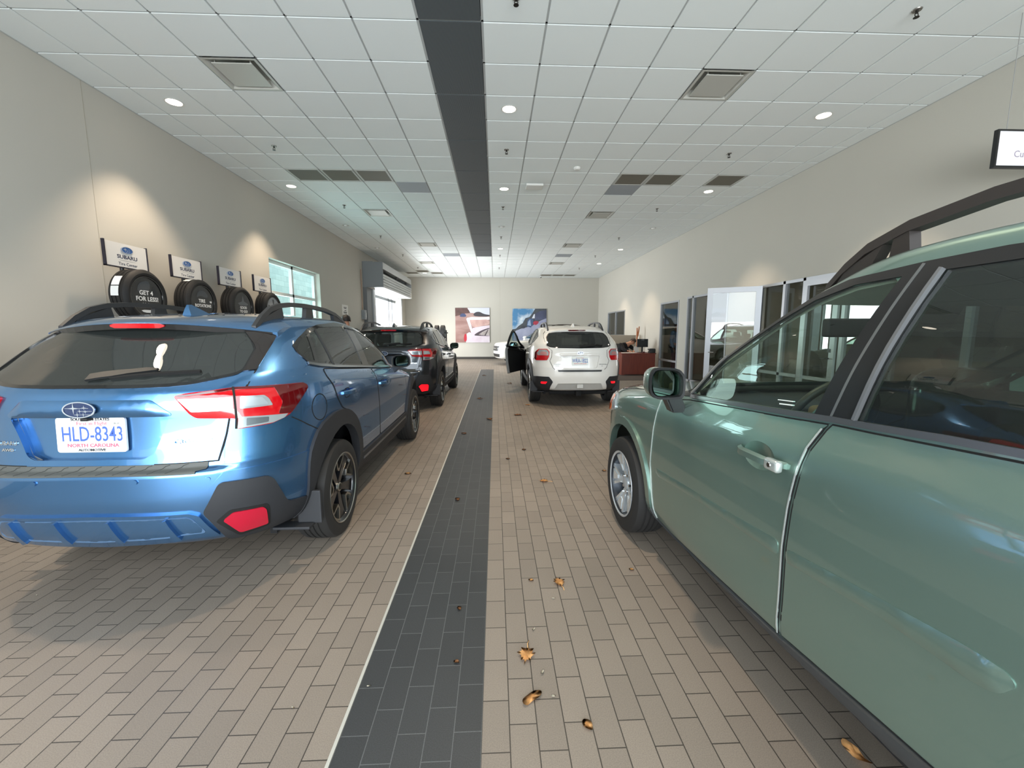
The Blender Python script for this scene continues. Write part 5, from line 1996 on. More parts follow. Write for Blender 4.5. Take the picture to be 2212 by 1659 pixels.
    from_bm('brake_light', bm, M_('red') if gen == 2 else M_('darkred'), sp)
    # aerial fin
    fin = [(-.17, 0), (.06, 0), (.02, .012), (-.09, .05), (-.125, .062), (-.155, .060), (-.165, .03)]
    loc = H.hit((0, -.05, 4), (0, 0, -1))[0]
    bm = bmesh.new()
    A = [bm.verts.new((.028 * (1 - z / .075), y + .05, loc.z + z * 1.12 - .004)) for y, z in fin]
    B = [bm.verts.new((-.028 * (1 - z / .075), y + .05, loc.z + z * 1.12 - .004)) for y, z in fin]
    bm.faces.new(A)
    bm.faces.new(B[::-1])
    for i in range(len(fin)):
        j = (i + 1) % len(fin)
        bm.faces.new((A[i], A[j], B[j], B[i]))
    autosmooth(from_bm('aerial_fin', bm, pm, root), 50)
    # roof rails
    for s in (1, -1):
        roof_rail(root, H, s, .55, [(-.36, -.004), (-.28, .024), (-.18, .048), (-.06, .062), (.1, .068), (.3, .068), (.5, .064), (.7, .058), (.9, .046), (1.05, .028), (1.15, .008), (1.19, -.01)],
                  mat('rail_black', '#2a2a2b', .45), [(-.35, -.02, -.25, -.04), (.30, .44, .32, .42), (.86, 1.15, .84, 1.05)])

    # bumper, cladding, lamps
    if gen == 2:
        pad = mat('step_pad', '#4a4b48', .6, bump=.3, bscale=200)
        V, F = [], []
        xs_, zs_ = [-.53 + 1.06 * i / 60 for i in range(61)], (.744, .752, .757, .762, .767, .772, .778, .785, .793)
        for x in xs_:
            for z in zs_:
                zz = z + (.006 * (1 - (x / .53) ** 2) if z < .76 else 0)
                xx = x * (1 if z > .76 else .93)
                l = H.hit((xx, -5, zz), (0, 1, 0))[0]
                V.append((xx, l.y - .006, zz + .003))
        nz_ = len(zs_)
        F = [(i * nz_ + k, (i + 1) * nz_ + k, (i + 1) * nz_ + k + 1, i * nz_ + k + 1) for i in range(60) for k in range(nz_ - 1)]
        b = autosmooth(obj('step_pad', V, F, pad, root), 60)
        for i in range(-6, 7):
            for q in (0, 1):
                x = i * .078 + q * .039
                if abs(x) < .45:
                    bm = bmesh.new()
                    pts = []
                    for dx, dz in ((-.024, .768), (-.008, .774), (.004, .784), (.022, .789)) if q else ((-.022, .757), (-.006, .761), (.004, .766), (.02, .769)):
                        l = H.hit((x + dx, -5, dz), (0, 1, 0))[0]
                        pts.append((x + dx, l.y - .0068, dz + .0034))
                    tube_bm(bm, pts, .0014, 5)
                    from_bm('pad_groove', bm, mat('groove_grey', '#2e2f2d', .7), b)
        panel('bumper_corner', H, RR, [(-.150, .742), (-.222, .655), (-.19, .60), (0, .60), (.06, .6), (.12, .50), (.16, .475), (.30, .46), (.318, .70), (.325, .742)], pm, root, off=.006, thick=.012, step=.03, mirror=True)
        dfm = pm if lit is False else mat('skid_grey', '#3a3d42', .4, .5)
        d_ = panel('diffuser', H, REAR, rounded(sym([(0, .556), (.45, .549), (.487, .53), (.535, .395), (.42, .40), (.33, .385), (0, .365)]), .01), dfm, root, off=.016, thick=.035, step=.03)
        panel('diffuser_recess', H, REAR, rounded(sym([(0, .538), (.44, .532), (.462, .515), (.495, .43), (.40, .43), (.33, .418), (0, .405)]), .02), mat('skid_grey_blue', '#54708f', .45, .4) if lit is False else dfm, d_, off=.0175, thick=.006, step=.03, dome=-.006)
        for x in (-.368, -.145, .105, .361):
            strip('diffuser_fin', H, REAR, [(x - .012, .530), (x - .006, .50), (x + .004, .44), (x + .012, .412)], [.018, .024, .030, .034], dfm, d_, off=.034, thick=.03, step=.03)
        cl = [(-.240, .545), (-.178, .679), (-.158, .690), (.035, .680), (.065, .658), (.129, .514), (.154, .486), (.30, .455), (.30, .345), (.0, .335), (-.11, .345), (-.145, .372)]
        c = panel('corner_cladding', H, RR, rounded(cl, .02), clad, root, off=.018, thick=.04, step=.025, mirror=True)
        panel('reflector_recess', H, RR, rounded([(-.192, .488), (-.135, .542), (.03, .528), (.04, .50), (.05, .385), (-.09, .372)], .015), mat('recess_black', '#0a0a0a', .7), root, off=.0205, thick=.012, step=.03, mirror=True)
        rf = mat('emissive_reflector', '#e01020', .2, emit=.9) if lit else M_('reflector')  # slight emission put into the reflector colour so it looks lit
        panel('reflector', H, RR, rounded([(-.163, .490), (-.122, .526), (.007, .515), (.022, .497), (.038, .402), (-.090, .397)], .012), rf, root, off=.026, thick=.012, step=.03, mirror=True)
        for x, z in ((.235, .722), (.54, .714), (-.235, .722), (-.54, .714)):
            M = rearM(H, x, z, .0)
            bm = bmesh.new()
            bmesh.ops.create_cone(bm, cap_ends=True, segments=20, radius1=.013, radius2=.011, depth=.012)
            o = from_bm('parking_sensor', bm, pm, root)
            o.data.transform(M)
            autosmooth(o)
        # tail lamp
        tl = [(-.294, 1.128), (-.273, 1.138), (-.057, 1.158), (.291, 1.147), (.316, 1.132), (.319, 1.114), (.188, .986), (.148, .970), (.089, .953), (-.080, .947), (-.073, 1.003), (-.222, 1.018), (-.243, 1.038)]
        for s in (1, -1):
            def P(nm, poly, m, off, par, **k):
                o = panel(nm, H, RR, poly, m, par, off=off, thick=k.pop('thick', .012), step=k.pop('step', .025), **k)
                if s < 0:
                    o.data.transform(Matrix.Diagonal((-1, 1, 1, 1)))
                    o.data.flip_normals()
                return o
            t = P('tail_lamp', rounded(tl, .012), M_('red'), .014, root, thick=.03, dome=.006)
            P('smoked_end', rounded([(.112, 1.148), (.289, 1.144), (.313, 1.131), (.316, 1.115), (.189, .991), (.120, 1.0), (.150, 1.06)], .012), M_('darkred'), .0225, t)
            P('smoked_top', [(-.285, 1.131), (-.057, 1.155), (.29, 1.145), (.28, 1.135), (-.057, 1.145), (-.27, 1.125)], M_('darkred'), .0222, t)
            P('clear_lens', rounded([(-.280, 1.116), (-.076, 1.113), (-.082, 1.047), (-.236, 1.051)], .006), M_('clear'), .0222, t)
            P('lamp_insert', rounded([(-.235, 1.108), (-.135, 1.106), (-.135, 1.056), (-.205, 1.056)], .006), M_('clear_dark'), .0232, t)
            P('clear_lens', rounded([(-.046, 1.113), (.062, 1.107), (.080, 1.088), (.097, 1.050), (-.052, 1.049)], .008), M_('clear'), .0222, t)
            P('lamp_insert', rounded([(-.03, 1.104), (.05, 1.098), (.075, 1.060), (-.03, 1.058)], .006), mat('lamp_insert_pale', '#aab4b8', .2, .4), .0232, t)
            P('reverse_lens', rounded([(-.061, 1.010), (.172, .992), (.148, .973), (.089, .957), (-.073, .951)], .006), M_('clear'), .0222, t)
            P('lamp_insert', rounded([(-.03, 1.0), (.07, .992), (.065, .965), (-.035, .96)], .006), M_('clear_dark'), .0232, t)
            q = strip('lamp_seam', H, RR, [(-.068, 1.157), (-.072, 1.0), (-.078, .95)], .010, seal, t, off=.0245, thick=.012)
            if s < 0:
                q.data.transform(Matrix.Diagonal((-1, 1, 1, 1)))
                q.data.flip_normals()
    else:
        panel('step_pad', H, REAR, rounded(sym([(0, .702), (.41, .703), (.42, .735), (0, .738)]), .008), trim, root, off=.006, thick=.012, step=.03)
        panel('diffuser', H, REAR, rounded(sym([(0, .485), (.41, .48), (.47, .365), (0, .365)]), .012), mat('skid_pale', '#b9b8b3', .4, .2, coat=.3), root, off=.012, thick=.03, step=.03, dome=-.01)
        box('tow_cover', -.06, .06, -.925, -.86, .39, .46, mat('skid_pale', '#b9b8b3'), root, bev=.008)
        bm = bmesh.new()
        tube_bm(bm, [(-.55, -.62, .27), (.55, -.62, .27)], .035, 10)
        bx(bm, -.05, .05, -.80, -.5, .22, .31, .01)
        from_bm('tow_hitch', bm, mat('underbody', '#0c0c0d'), root)
        cl = [(-.237, .505), (-.177, .60), (-.16, .605), (.10, .60), (.30, .58), (.30, .34), (.0, .335), (-.115, .345)]
        panel('corner_cladding', H, RR, rounded(cl, .03), clad, root, off=.016, thick=.035, step=.03, mirror=True)
        panel('reflector', H, RR, rounded([(-.135, .512), (.0, .505), (.015, .485), (.0, .468), (-.10, .470)], .01), mat('emissive_reflector', '#e01020', .2, emit=.9), root, off=.024, thick=.012, step=.03, mirror=True)  # red reflector given its own emission for a lit look
        tl = [(-.152, 1.077), (-.099, 1.126), (.10, 1.122), (.20, 1.06), (.20, .93), (.15, .905), (-.119, .914), (-.152, .981)]
        for s in (1, -1):
            def P(nm, poly, m, off, par):
                o = panel(nm, H, RR, poly, m, par, off=off, thick=.014, step=.025)
                if s < 0:
                    o.data.transform(Matrix.Diagonal((-1, 1, 1, 1)))
                    o.data.flip_normals()
                return o
            t = P('tail_lamp', rounded(tl, .015), M_('red'), .014, root)
            P('clear_lens', rounded([(-.140, 1.005), (-.138, 1.07), (-.095, 1.112), (.07, 1.110), (.125, 1.05), (.10, 1.005)], .012), M_('clear'), .0195, t)
            P('lamp_insert', rounded([(-.11, 1.015), (-.10, 1.06), (-.06, 1.075), (.03, 1.07), (.05, 1.015)], .012), mat('lamp_insert_pink', '#c78a86', .25, .3), .0205, t)
            P('smoked_end', rounded([(.135, 1.095), (.195, 1.05), (.195, .935), (.15, .912), (.13, .95)], .012), M_('darkred'), .0195, t)
    # wheel-arch and sill cladding
    for cy in (0, 2.665):
        inn = arch(cy, .398, .40, .30)
        out = [(cy - .44, .30), (cy - .435, .45), (cy - .455, .64), (cy - .43, .76), (cy - .33, .865), (cy - .15, .91), (cy + .0, .912), (cy + .15, .885), (cy + .31, .79), (cy + .43, .63), (cy + .475, .47), (cy + .48, .30)] if cy == 0 else \
              [(cy - .48, .30), (cy - .475, .47), (cy - .43, .63), (cy - .31, .79), (cy - .15, .885), (cy, .905), (cy + .15, .89), (cy + .33, .80), (cy + .42, .68), (cy + .44, .45), (cy + .44, .30)]
        panel('arch_cladding', H, SIDE, chaikin(out, 1, .25, False)[:] + inn[::-1], clad, root, off=.022, thick=.06, step=.025, mirror=True)
    panel('sill_cladding', H, SIDE, [(.42, .285), (.46, .455), (1.3, .462), (2.22, .47), (2.24, .285)], clad, root, off=.018, thick=.03, step=.04, mirror=True)
    strip('sill_trim', H, SIDE, [(.52, .405), (1.3, .415), (2.12, .425)], .018, mat('satin_silver_trim', '#7b7d80', .35, .8), root, off=.024, mirror=True)
    for s in (1, -1):
        bm = bmesh.new()
        bx(bm, min(s * .76, s * .905), max(s * .76, s * .905), -.42, -.395, .27, .48, .008)
        bx(bm, min(s * .64, s * .86), max(s * .64, s * .86), -.49, -.40, .262, .280, .006)
        from_bm('mud_flap', bm, clad, root)
        for cy in (0, 2.665):
            wheel(root, s * .785, cy, wheel_r, .215, 'cross', s, rim_r=.238)
        if not (open_door and s < 0):
            side_mirror(root, s * .955, 1.66, 1.135, pm, s, w=.19, h=.135, stalk=(.06, -.07))
    # nose
    panel('headlamp', H, RF, rounded([(-1.55, .86), (-1.30, .90), (-1.28, .80), (-1.5, .70)] if False else [(1.78, .84), (2.05, .80), (2.02, .72), (1.75, .76)], .02), M_('clear'), root, off=.01, thick=.02, step=.04)
    panel('grille', H, FRONT, rounded(sym([(0, .52), (.40, .54), (.45, .72), (0, .74)]), .03), gloss, root, off=.008, thick=.02, step=.05)
    if plate:
        licence_plate(tail, rearM(H, 0, .945 if gen == 2 else .907, -pk_d + .012), plate, frame=(gen == 2))
    if open_door:
        # driver's door swung out about its front edge
        d = empty('door', (0, 0, 0))
        d.parent = root
        low = panel('door_skin', H, SIDE, rounded(FDOOR, .03), pm, d, off=.003, thick=.02, step=.04)
        inner = panel('door_card', H, SIDE, rounded([(.93, 1.11), (.965, 1.0), (1.06, .49), (2.13, .49), (2.17, .75), (2.10, .99), (1.9, 1.03), (1.5, 1.06)], .03), mat('door_card', '#111112', .7), d, off=-.06, thick=-.062, step=.05)
        fr = panel('window_frame', H, SIDE, [(.86, 1.508), (1.06, 1.462), (1.28, 1.372), (1.50, 1.262), (1.84, 1.09), (1.84, 1.073), (1.5, 1.08), (.89, 1.12)], trim, d, off=.003, thick=.05, step=.04, holes=[SIDE_GLASS['front']])
        edge = panel('door_edge', H, SIDE, [(.905, 1.115), (.94, 1.0), (1.035, .475), (1.075, .475), (.975, 1.0), (.945, 1.115)], mat('door_edge_grey', '#8d8e8c', .5), d, off=-.0, thick=.06, step=.03)
        gl = panel('window', H, SIDE, SIDE_GLASS['front'], light, d, off=-.01, thick=.002, step=.06)
        hd = handle(d, H, 1.12, .968, pm, 1)
        for o in (low, inner, fr, edge, gl, hd):
            o.data.transform(Matrix.Diagonal((-1, 1, 1, 1)))
            o.data.flip_normals()
        mi = side_mirror(d, -.955, 1.66, 1.135, pm, -1, w=.19, h=.135, stalk=(.06, -.07))
        hx, hy = -.86, 2.12
        d.location = (hx, hy, 0)
        for o in (low, inner, fr, edge, gl, hd):
            o.data.transform(Matrix.Translation((-hx, -hy, 0)))
        for o in [mi] + list(mi.children):
            o.data.transform(Matrix.Translation((-hx, -hy, 0)))
        d.rotation_euler = (0, 0, -radians(open_door))
    return root

FOREST_HULL = Hull(FOREST)


def forester(name, label, loc, rot, pm, detailed=True):
    H = FOREST_HULL
    root = empty(name, loc, rot, label, 'car')
    trim, seal, chrome, clad = M_('trim'), M_('seal'), M_('chrome'), mat('grey_cladding', '#3b3d3e', .65, bump=.2, bscale=900)
    light = glass('green_window_glass', (.80, .93, .86), .01, haze=.02)
    dark = glass('green_privacy_glass', (.20, .25, .22), .02, haze=.03)
    GL = {'front': [(1.0, 1.183), (.848, 1.592), (.99, 1.585), (1.13, 1.548), (1.27, 1.48), (1.43, 1.39), (1.540, 1.325), (1.765, 1.135), (1.58, 1.142), (1.12, 1.172)],
          'vent': [(1.575, 1.312), (1.70, 1.235), (1.90, 1.125), (1.80, 1.130)],
          'rear': [(.742, 1.595), (.850, 1.192), (.49, 1.210), (0, 1.230), (-.24, 1.245), (-.18, 1.48), (0, 1.565), (.4, 1.598)],
          'cargo': [(-.32, 1.262), (-.58, 1.29), (-.50, 1.42), (-.27, 1.50)]}
    BELT = [(1.98, 1.095), (1.768, 1.118), (1.379, 1.145), (1.123, 1.163), (.935, 1.178), (.788, 1.186), (.623, 1.198), (.491, 1.203), (0, 1.22), (-.6, 1.255)]
    TOPL = [(-.66, 1.31), (-.56, 1.47), (-.3, 1.555), (0, 1.60), (.4, 1.625), (.63, 1.632), (.80, 1.625), (1.03, 1.605), (1.15, 1.568), (1.26, 1.508), (1.45, 1.400), (1.70, 1.255), (1.98, 1.105)]
    DL = TOPL + BELT
    ws = rounded([(-.76, 1.16), (.76, 1.16), (.67, 1.565), (-.67, 1.565)], .05)
    rg = rounded([(-.66, 1.20), (.66, 1.20), (.60, 1.54), (-.60, 1.54)], .05)
    CUPS = {hy: [(hy + .02 + .085 * cos(2 * pi * i / 24), hz - .004 + .05 * sin(2 * pi * i / 24)) for i in range(24)] for hy, hz in ((1.17, .992), (.02, 1.03))}
    cuts = [(SIDE, c, True) for c in CUPS.values()] + [(SIDE, GL[k], True) for k in GL] + [(FRONT, ws, False), (REAR, rg, False), (SIDE, arch(-.07, .40, .40, .1), True), (SIDE, arch(2.62, .405, .38, .1), True)]
    body = shell('body', H, pm, root, cuts)
    lining(body, mat('pale_lining', '#8f9284', .85), root)
    bm = bmesh.new()
    bx(bm, -.66, .66, -.8, 3.2, .26, .38, .02)
    bx(bm, -.80, .80, .50, 2.16, .28, .42, .02)
    for yy in (0, 2.62):
        for s in (-1, 1):
            bx(bm, s * .62 - .02, s * .62 + .02, yy - .46, yy + .46, .24, .86)
            bx(bm, min(s * .62, s * .84), max(s * .62, s * .84), yy - .45, yy + .45, .85, .88)
    from_bm('underbody', bm, mat('underbody', '#0c0c0d', .9), root)
    cabin(root, .40, M_('tan'), dy=.08)
    softbox('dashboard', -.74, .74, 1.52, 2.08, .84, 1.10, M_('interior'), root, .06)
    bm = bmesh.new()
    tube_bm(bm, [(-.37 + .19 * cos(a), 1.46 - .075 * sin(a), 1.06 + .175 * sin(a)) for a in [2 * pi * i / 28 for i in range(29)]], .017, 8, cap=False)
    w_ = from_bm('steering_wheel', bm, mat('wheel_leather', '#3a3832', .5), root, smooth=True)
    softbox('airbag_cover', -.46, -.28, 1.42, 1.50, .99, 1.12, M_('tan'), w_, .03)
    softbox('rear_view_mirror', -.44, -.19, 1.44, 1.48, 1.42, 1.50, M_('interior'), root, .015)
    if detailed:
        o = softbox('seat_cover', -.64, -.10, .60, .94, .60, 1.34, M_('bag'), root, .08)
        strip('window_sticker', H, SIDE, [(1.10, 1.205), (1.17, 1.20)], .003, mat('sticker_white', '#dfe5e0', .5), root, off=.003, mirror=False).data.transform(Matrix.Diagonal((-1, 1, 1, 1)))
        strip('window_sticker', H, SIDE, [(1.10, 1.192), (1.16, 1.187)], .004, mat('sticker_white', '#dfe5e0'), root, off=.003, mirror=False).data.transform(Matrix.Diagonal((-1, 1, 1, 1)))
    for k, poly in GL.items():
        panel('window', H, SIDE, poly, light if k in ('front', 'vent') else dark, root, off=.001, thick=.001, step=.07, mirror=True)
    panel('window_surround', H, SIDE, DL, trim, root, off=.004, thick=.012, step=.03, holes=list(GL.values()), mirror=True)
    panel('windscreen', H, FRONT, ws, light, root, off=.001, thick=.001, step=.1)
    panel('rear_window', H, REAR, rg, dark, root, off=.001, thick=.001, step=.1)
    strip('pillar_seam', H, SIDE, [(.803, 1.62), (.87, 1.40), (.938, 1.182)], .008, mat('pillar_edge', '#7d7f7e', .3, .6), root, off=.0052, thick=.006, mirror=True)
    strip('window_edge', H, SIDE, [(.745, 1.597), (.80, 1.40), (.853, 1.192)], .009, mat('grey_edge', '#8b8c8e', .35, .7), root, off=.016, thick=.012, mirror=True)
    strip('vent_divider', H, SIDE, [(1.552, 1.33), (1.785, 1.13)], .014, mat('pillar_edge', '#7d7f7e'), root, off=.010, thick=.012, mirror=True)
    strip('belt_moulding', H, SIDE, BELT[1:], .018, mat('belt_grey', '#6d6f70', .3, .7), root, off=.012, mirror=True)
    # doors
    FD = [(.941, 1.160), (.957, 1.142), (.984, 1.072), (1.0, .975), (1.017, .858), (1.031, .719), (1.042, .508), (1.054, .375), (1.45, .343), (1.95, .305), (2.125, .31), (2.143, .472), (2.156, .645), (2.111, .888), (2.072, 1.055), (1.77, 1.10), (1.38, 1.127), (1.12, 1.145)]
    RD = [(.927, 1.162), (.943, 1.142), (.970, 1.072), (.986, .975), (1.003, .858), (1.017, .719), (1.028, .508), (1.04, .378), (.89, .395), (.676, .42), (.40, .445), (.385, .50), (.35, .62), (.27, .74), (.10, .86), (-.1, .95), (-.2, 1.05), (-.24, 1.215), (0, 1.203), (.49, 1.185), (.79, 1.168)]
    MOLD_F = rounded([(2.074, .645), (1.627, .678), (1.267, .705), (1.055, .726), (1.053, .670), (1.627, .643), (2.024, .606), (2.06, .615)], .02)
    MOLD_R = rounded([(1.017, .716), (.693, .760), (.491, .783), (.430, .782), (.412, .765), (.440, .722), (.486, .712), (.689, .711), (1.015, .667)], .02)
    for s in (1, -1):
        for k, poly, mold, hy, hz in (('f', FD, MOLD_F, 1.17, .992), ('r', RD, MOLD_R, .02, 1.03)):
            o = panel('door', H, SIDE, poly, pm, root, off=.003, thick=.014, step=.035, holes=[CUPS[hy]])
            parts = [o]
            parts.append(strip('door_seal', H, SIDE, poly, .005, seal, o, off=.0032, thick=.004, closed=True))
            edge = [p for p in poly if (p[0] < 1.06 and k == 'f')] if k == 'f' else []
            if k == 'f':
                parts.append(strip('door_edge', H, SIDE, [(a + .004, b) for a, b in poly[1:8]], .004, mat('edge_highlight', '#cfd6d2', .25, .6), o, off=.0068, thick=.006, step=.03))  # pale strips paint the bright highlight along the door seams
                parts.append(strip('door_edge', H, SIDE, [(a - .004, b) for a, b in poly[10:15]], .004, mat('edge_highlight', '#cfd6d2'), o, off=.0068, thick=.006, step=.03))
            parts.append(panel('side_moulding', H, SIDE, mold, pm, o, off=.005, thick=.014, step=.02, dome=.008))
            h = handle(o, H, hy, hz, pm, 1, w=.25)
            parts.append(h)
            parts.append(panel('handle_cup', H, SIDE, CUPS[hy], pm, o, off=.003, thick=.004, step=.012, dome=-.032))
            if k == 'f':
                loc_ = H.hit((3, hy - .09, hz), (-1, 0, 0))[0]
                kb = box('key_cover', loc_.x + .022, loc_.x + .050, hy - .135, hy - .068, hz - .021, hz + .021, mat('key_cover_silver', '#c4ccc8', .25, .6, coat=.6), o, bev=.012, seg=3, smooth=True)
                parts.append(kb)
                kc = lathe('key_hole', [(loc_.x + .049, .010), (loc_.x + .0525, .008), (loc_.x + .0525, .0005)], chrome, o, n=16)
                kc.data.transform(Matrix.Translation((0, hy - .10, hz)))
                parts.append(kc)
            if s < 0:
                for x in parts:
                    x.data.transform(Matrix.Diagonal((-1, 1, 1, 1)))
                    x.data.flip_normals()
    # cladding, lamps, rails, mirrors, wheels
    panel('sill_cladding', H, SIDE, [(.36, .27), (.375, .445), (.676, .413), (.89, .387), (1.05, .366), (1.45, .335), (1.95, .296), (2.15, .30), (2.19, .40), (2.22, .40), (2.20, .255)], clad, root, off=.012, thick=.03, step=.04, mirror=True)
    for cy, r in ((-.07, .40), (2.62, .405)):
        z0 = .40 if cy < 1 else .38
        a_in = arch(cy, r - .004, z0, .30)
        a_out = arch(cy, r + (.035 if cy < 1 else .055), z0, .36)
        panel('wheel_arch', H, SIDE, a_out + a_in[::-1], pm, root, off=.012, thick=.05, step=.03, mirror=True)
    lamp = [(1.36, .86), (1.42, .972), (1.60, .962), (1.78, .94), (1.80, .85), (1.58, .79)]
    t = panel('headlamp', H, RF, rounded(lamp, .03), M_('clear'), root, off=.012, thick=.03, step=.03, mirror=True, dome=.01)
    panel('indicator', H, RF, rounded([(1.44, .955), (1.56, .945), (1.58, .86), (1.50, .82), (1.44, .86)], .02), M_('amber'), root, off=.0225, thick=.012, step=.03, mirror=True)
    panel('grille', H, FRONT, rounded([(-.45, .62), (.45, .62), (.50, .84), (-.50, .84)], .04), trim, root, off=.008, thick=.02, step=.06)
    strip('grille_bar', H, FRONT, [(-.46, .73), (.46, .73)], .03, chrome, root, off=.014)
    panel('lower_grille', H, FRONT, rounded([(-.5, .36), (.5, .36), (.55, .50), (-.55, .50)], .03), trim, root, off=.008, thick=.02, step=.06)
    strip('bonnet_seam', H, TOP, [(.80, 2.2), (.80, 2.7), (.77, 3.0), (.70, 3.2), (.55, 3.3)], .006, seal, root, off=.002, thick=.004, mirror=True)
    strip('bumper_seam', H, SIDE, [(2.93, .93), (2.98, .86), (2.98, .70), (3.02, .58)], .006, seal, root, off=.002, thick=.004, mirror=True)
    tail = panel('tail_lamp', H, RR, rounded([(-.10, 1.15), (.12, 1.15), (.18, .95), (-.10, .92)], .03), M_('red'), root, off=.01, thick=.02, step=.04, mirror=True)
    for s in (1, -1):
        roof_rail(root, H, s, .635, [(-.60, -.004), (-.5, .03), (-.3, .055), (0, .066), (.4, .072), (.75, .072), (.95, .062), (1.08, .044), (1.16, .024), (1.23, -.006)], mat('rail_dark_bronze', '#3a3431', .35, .3),
                  [(-.56, -.40, -.52, -.40), (.935, 1.0, .945, .99), (1.06, 1.20, 1.02, 1.15)], wid=.045, hgt=.034)
        side_mirror(root, s * .985, 1.78, 1.188, pm, s, w=.178, h=.158, stalk=(.035, -.085))
        for cy in (-.06, 2.62):
            wheel(root, s * .792, cy, .345, .22, 'alloy', s, rim_r=.228)
    return root

# ------------------------------------------------------------------ people
def skinned(name, chains, m, parent, levels=2):
    """one continuous surface grown over a joint skeleton; chains = lists of (x, y, z, r), first point of a chain may repeat an earlier joint"""
    bm = bmesh.new()
    lay = bm.verts.layers.skin.verify()
    seen = {}
    first = None
    for ch in chains:
        prev = None
        for (x, y, z, r) in ch:
            k = (round(x, 3), round(y, 3), round(z, 3))
            if k not in seen:
                v = bm.verts.new((x, y, z))
                v[lay].radius = (r, r) if not isinstance(r, tuple) else r
                seen[k] = v
                if first is None:
                    first = v
                    v[lay].use_root = True
            v = seen[k]
            if prev is not None and prev is not v and not bm.edges.get((prev, v)):
                bm.edges.new((prev, v))
            prev = v
    me = bpy.data.meshes.new(name)
    bm.to_mesh(me)
    bm.free()
    t = bpy.data.objects.new(name, me)
    C.objects.link(t)
    t.modifiers.new('s', 'SKIN').use_smooth_shade = True
    sb = t.modifiers.new('d', 'SUBSURF')
    sb.levels = sb.render_levels = levels
    bpy.context.view_layer.update()
    out = bpy.data.meshes.new_from_object(t.evaluated_get(bpy.context.evaluated_depsgraph_get()))
    bpy.data.objects.remove(t)
    out.name = name
    out.materials.clear()
    out.materials.append(m)
    for p in out.polygons:
        p.use_smooth = True
    o = bpy.data.objects.new(name, out)
    C.objects.link(o)
    if parent:
        o.parent = parent
    return o


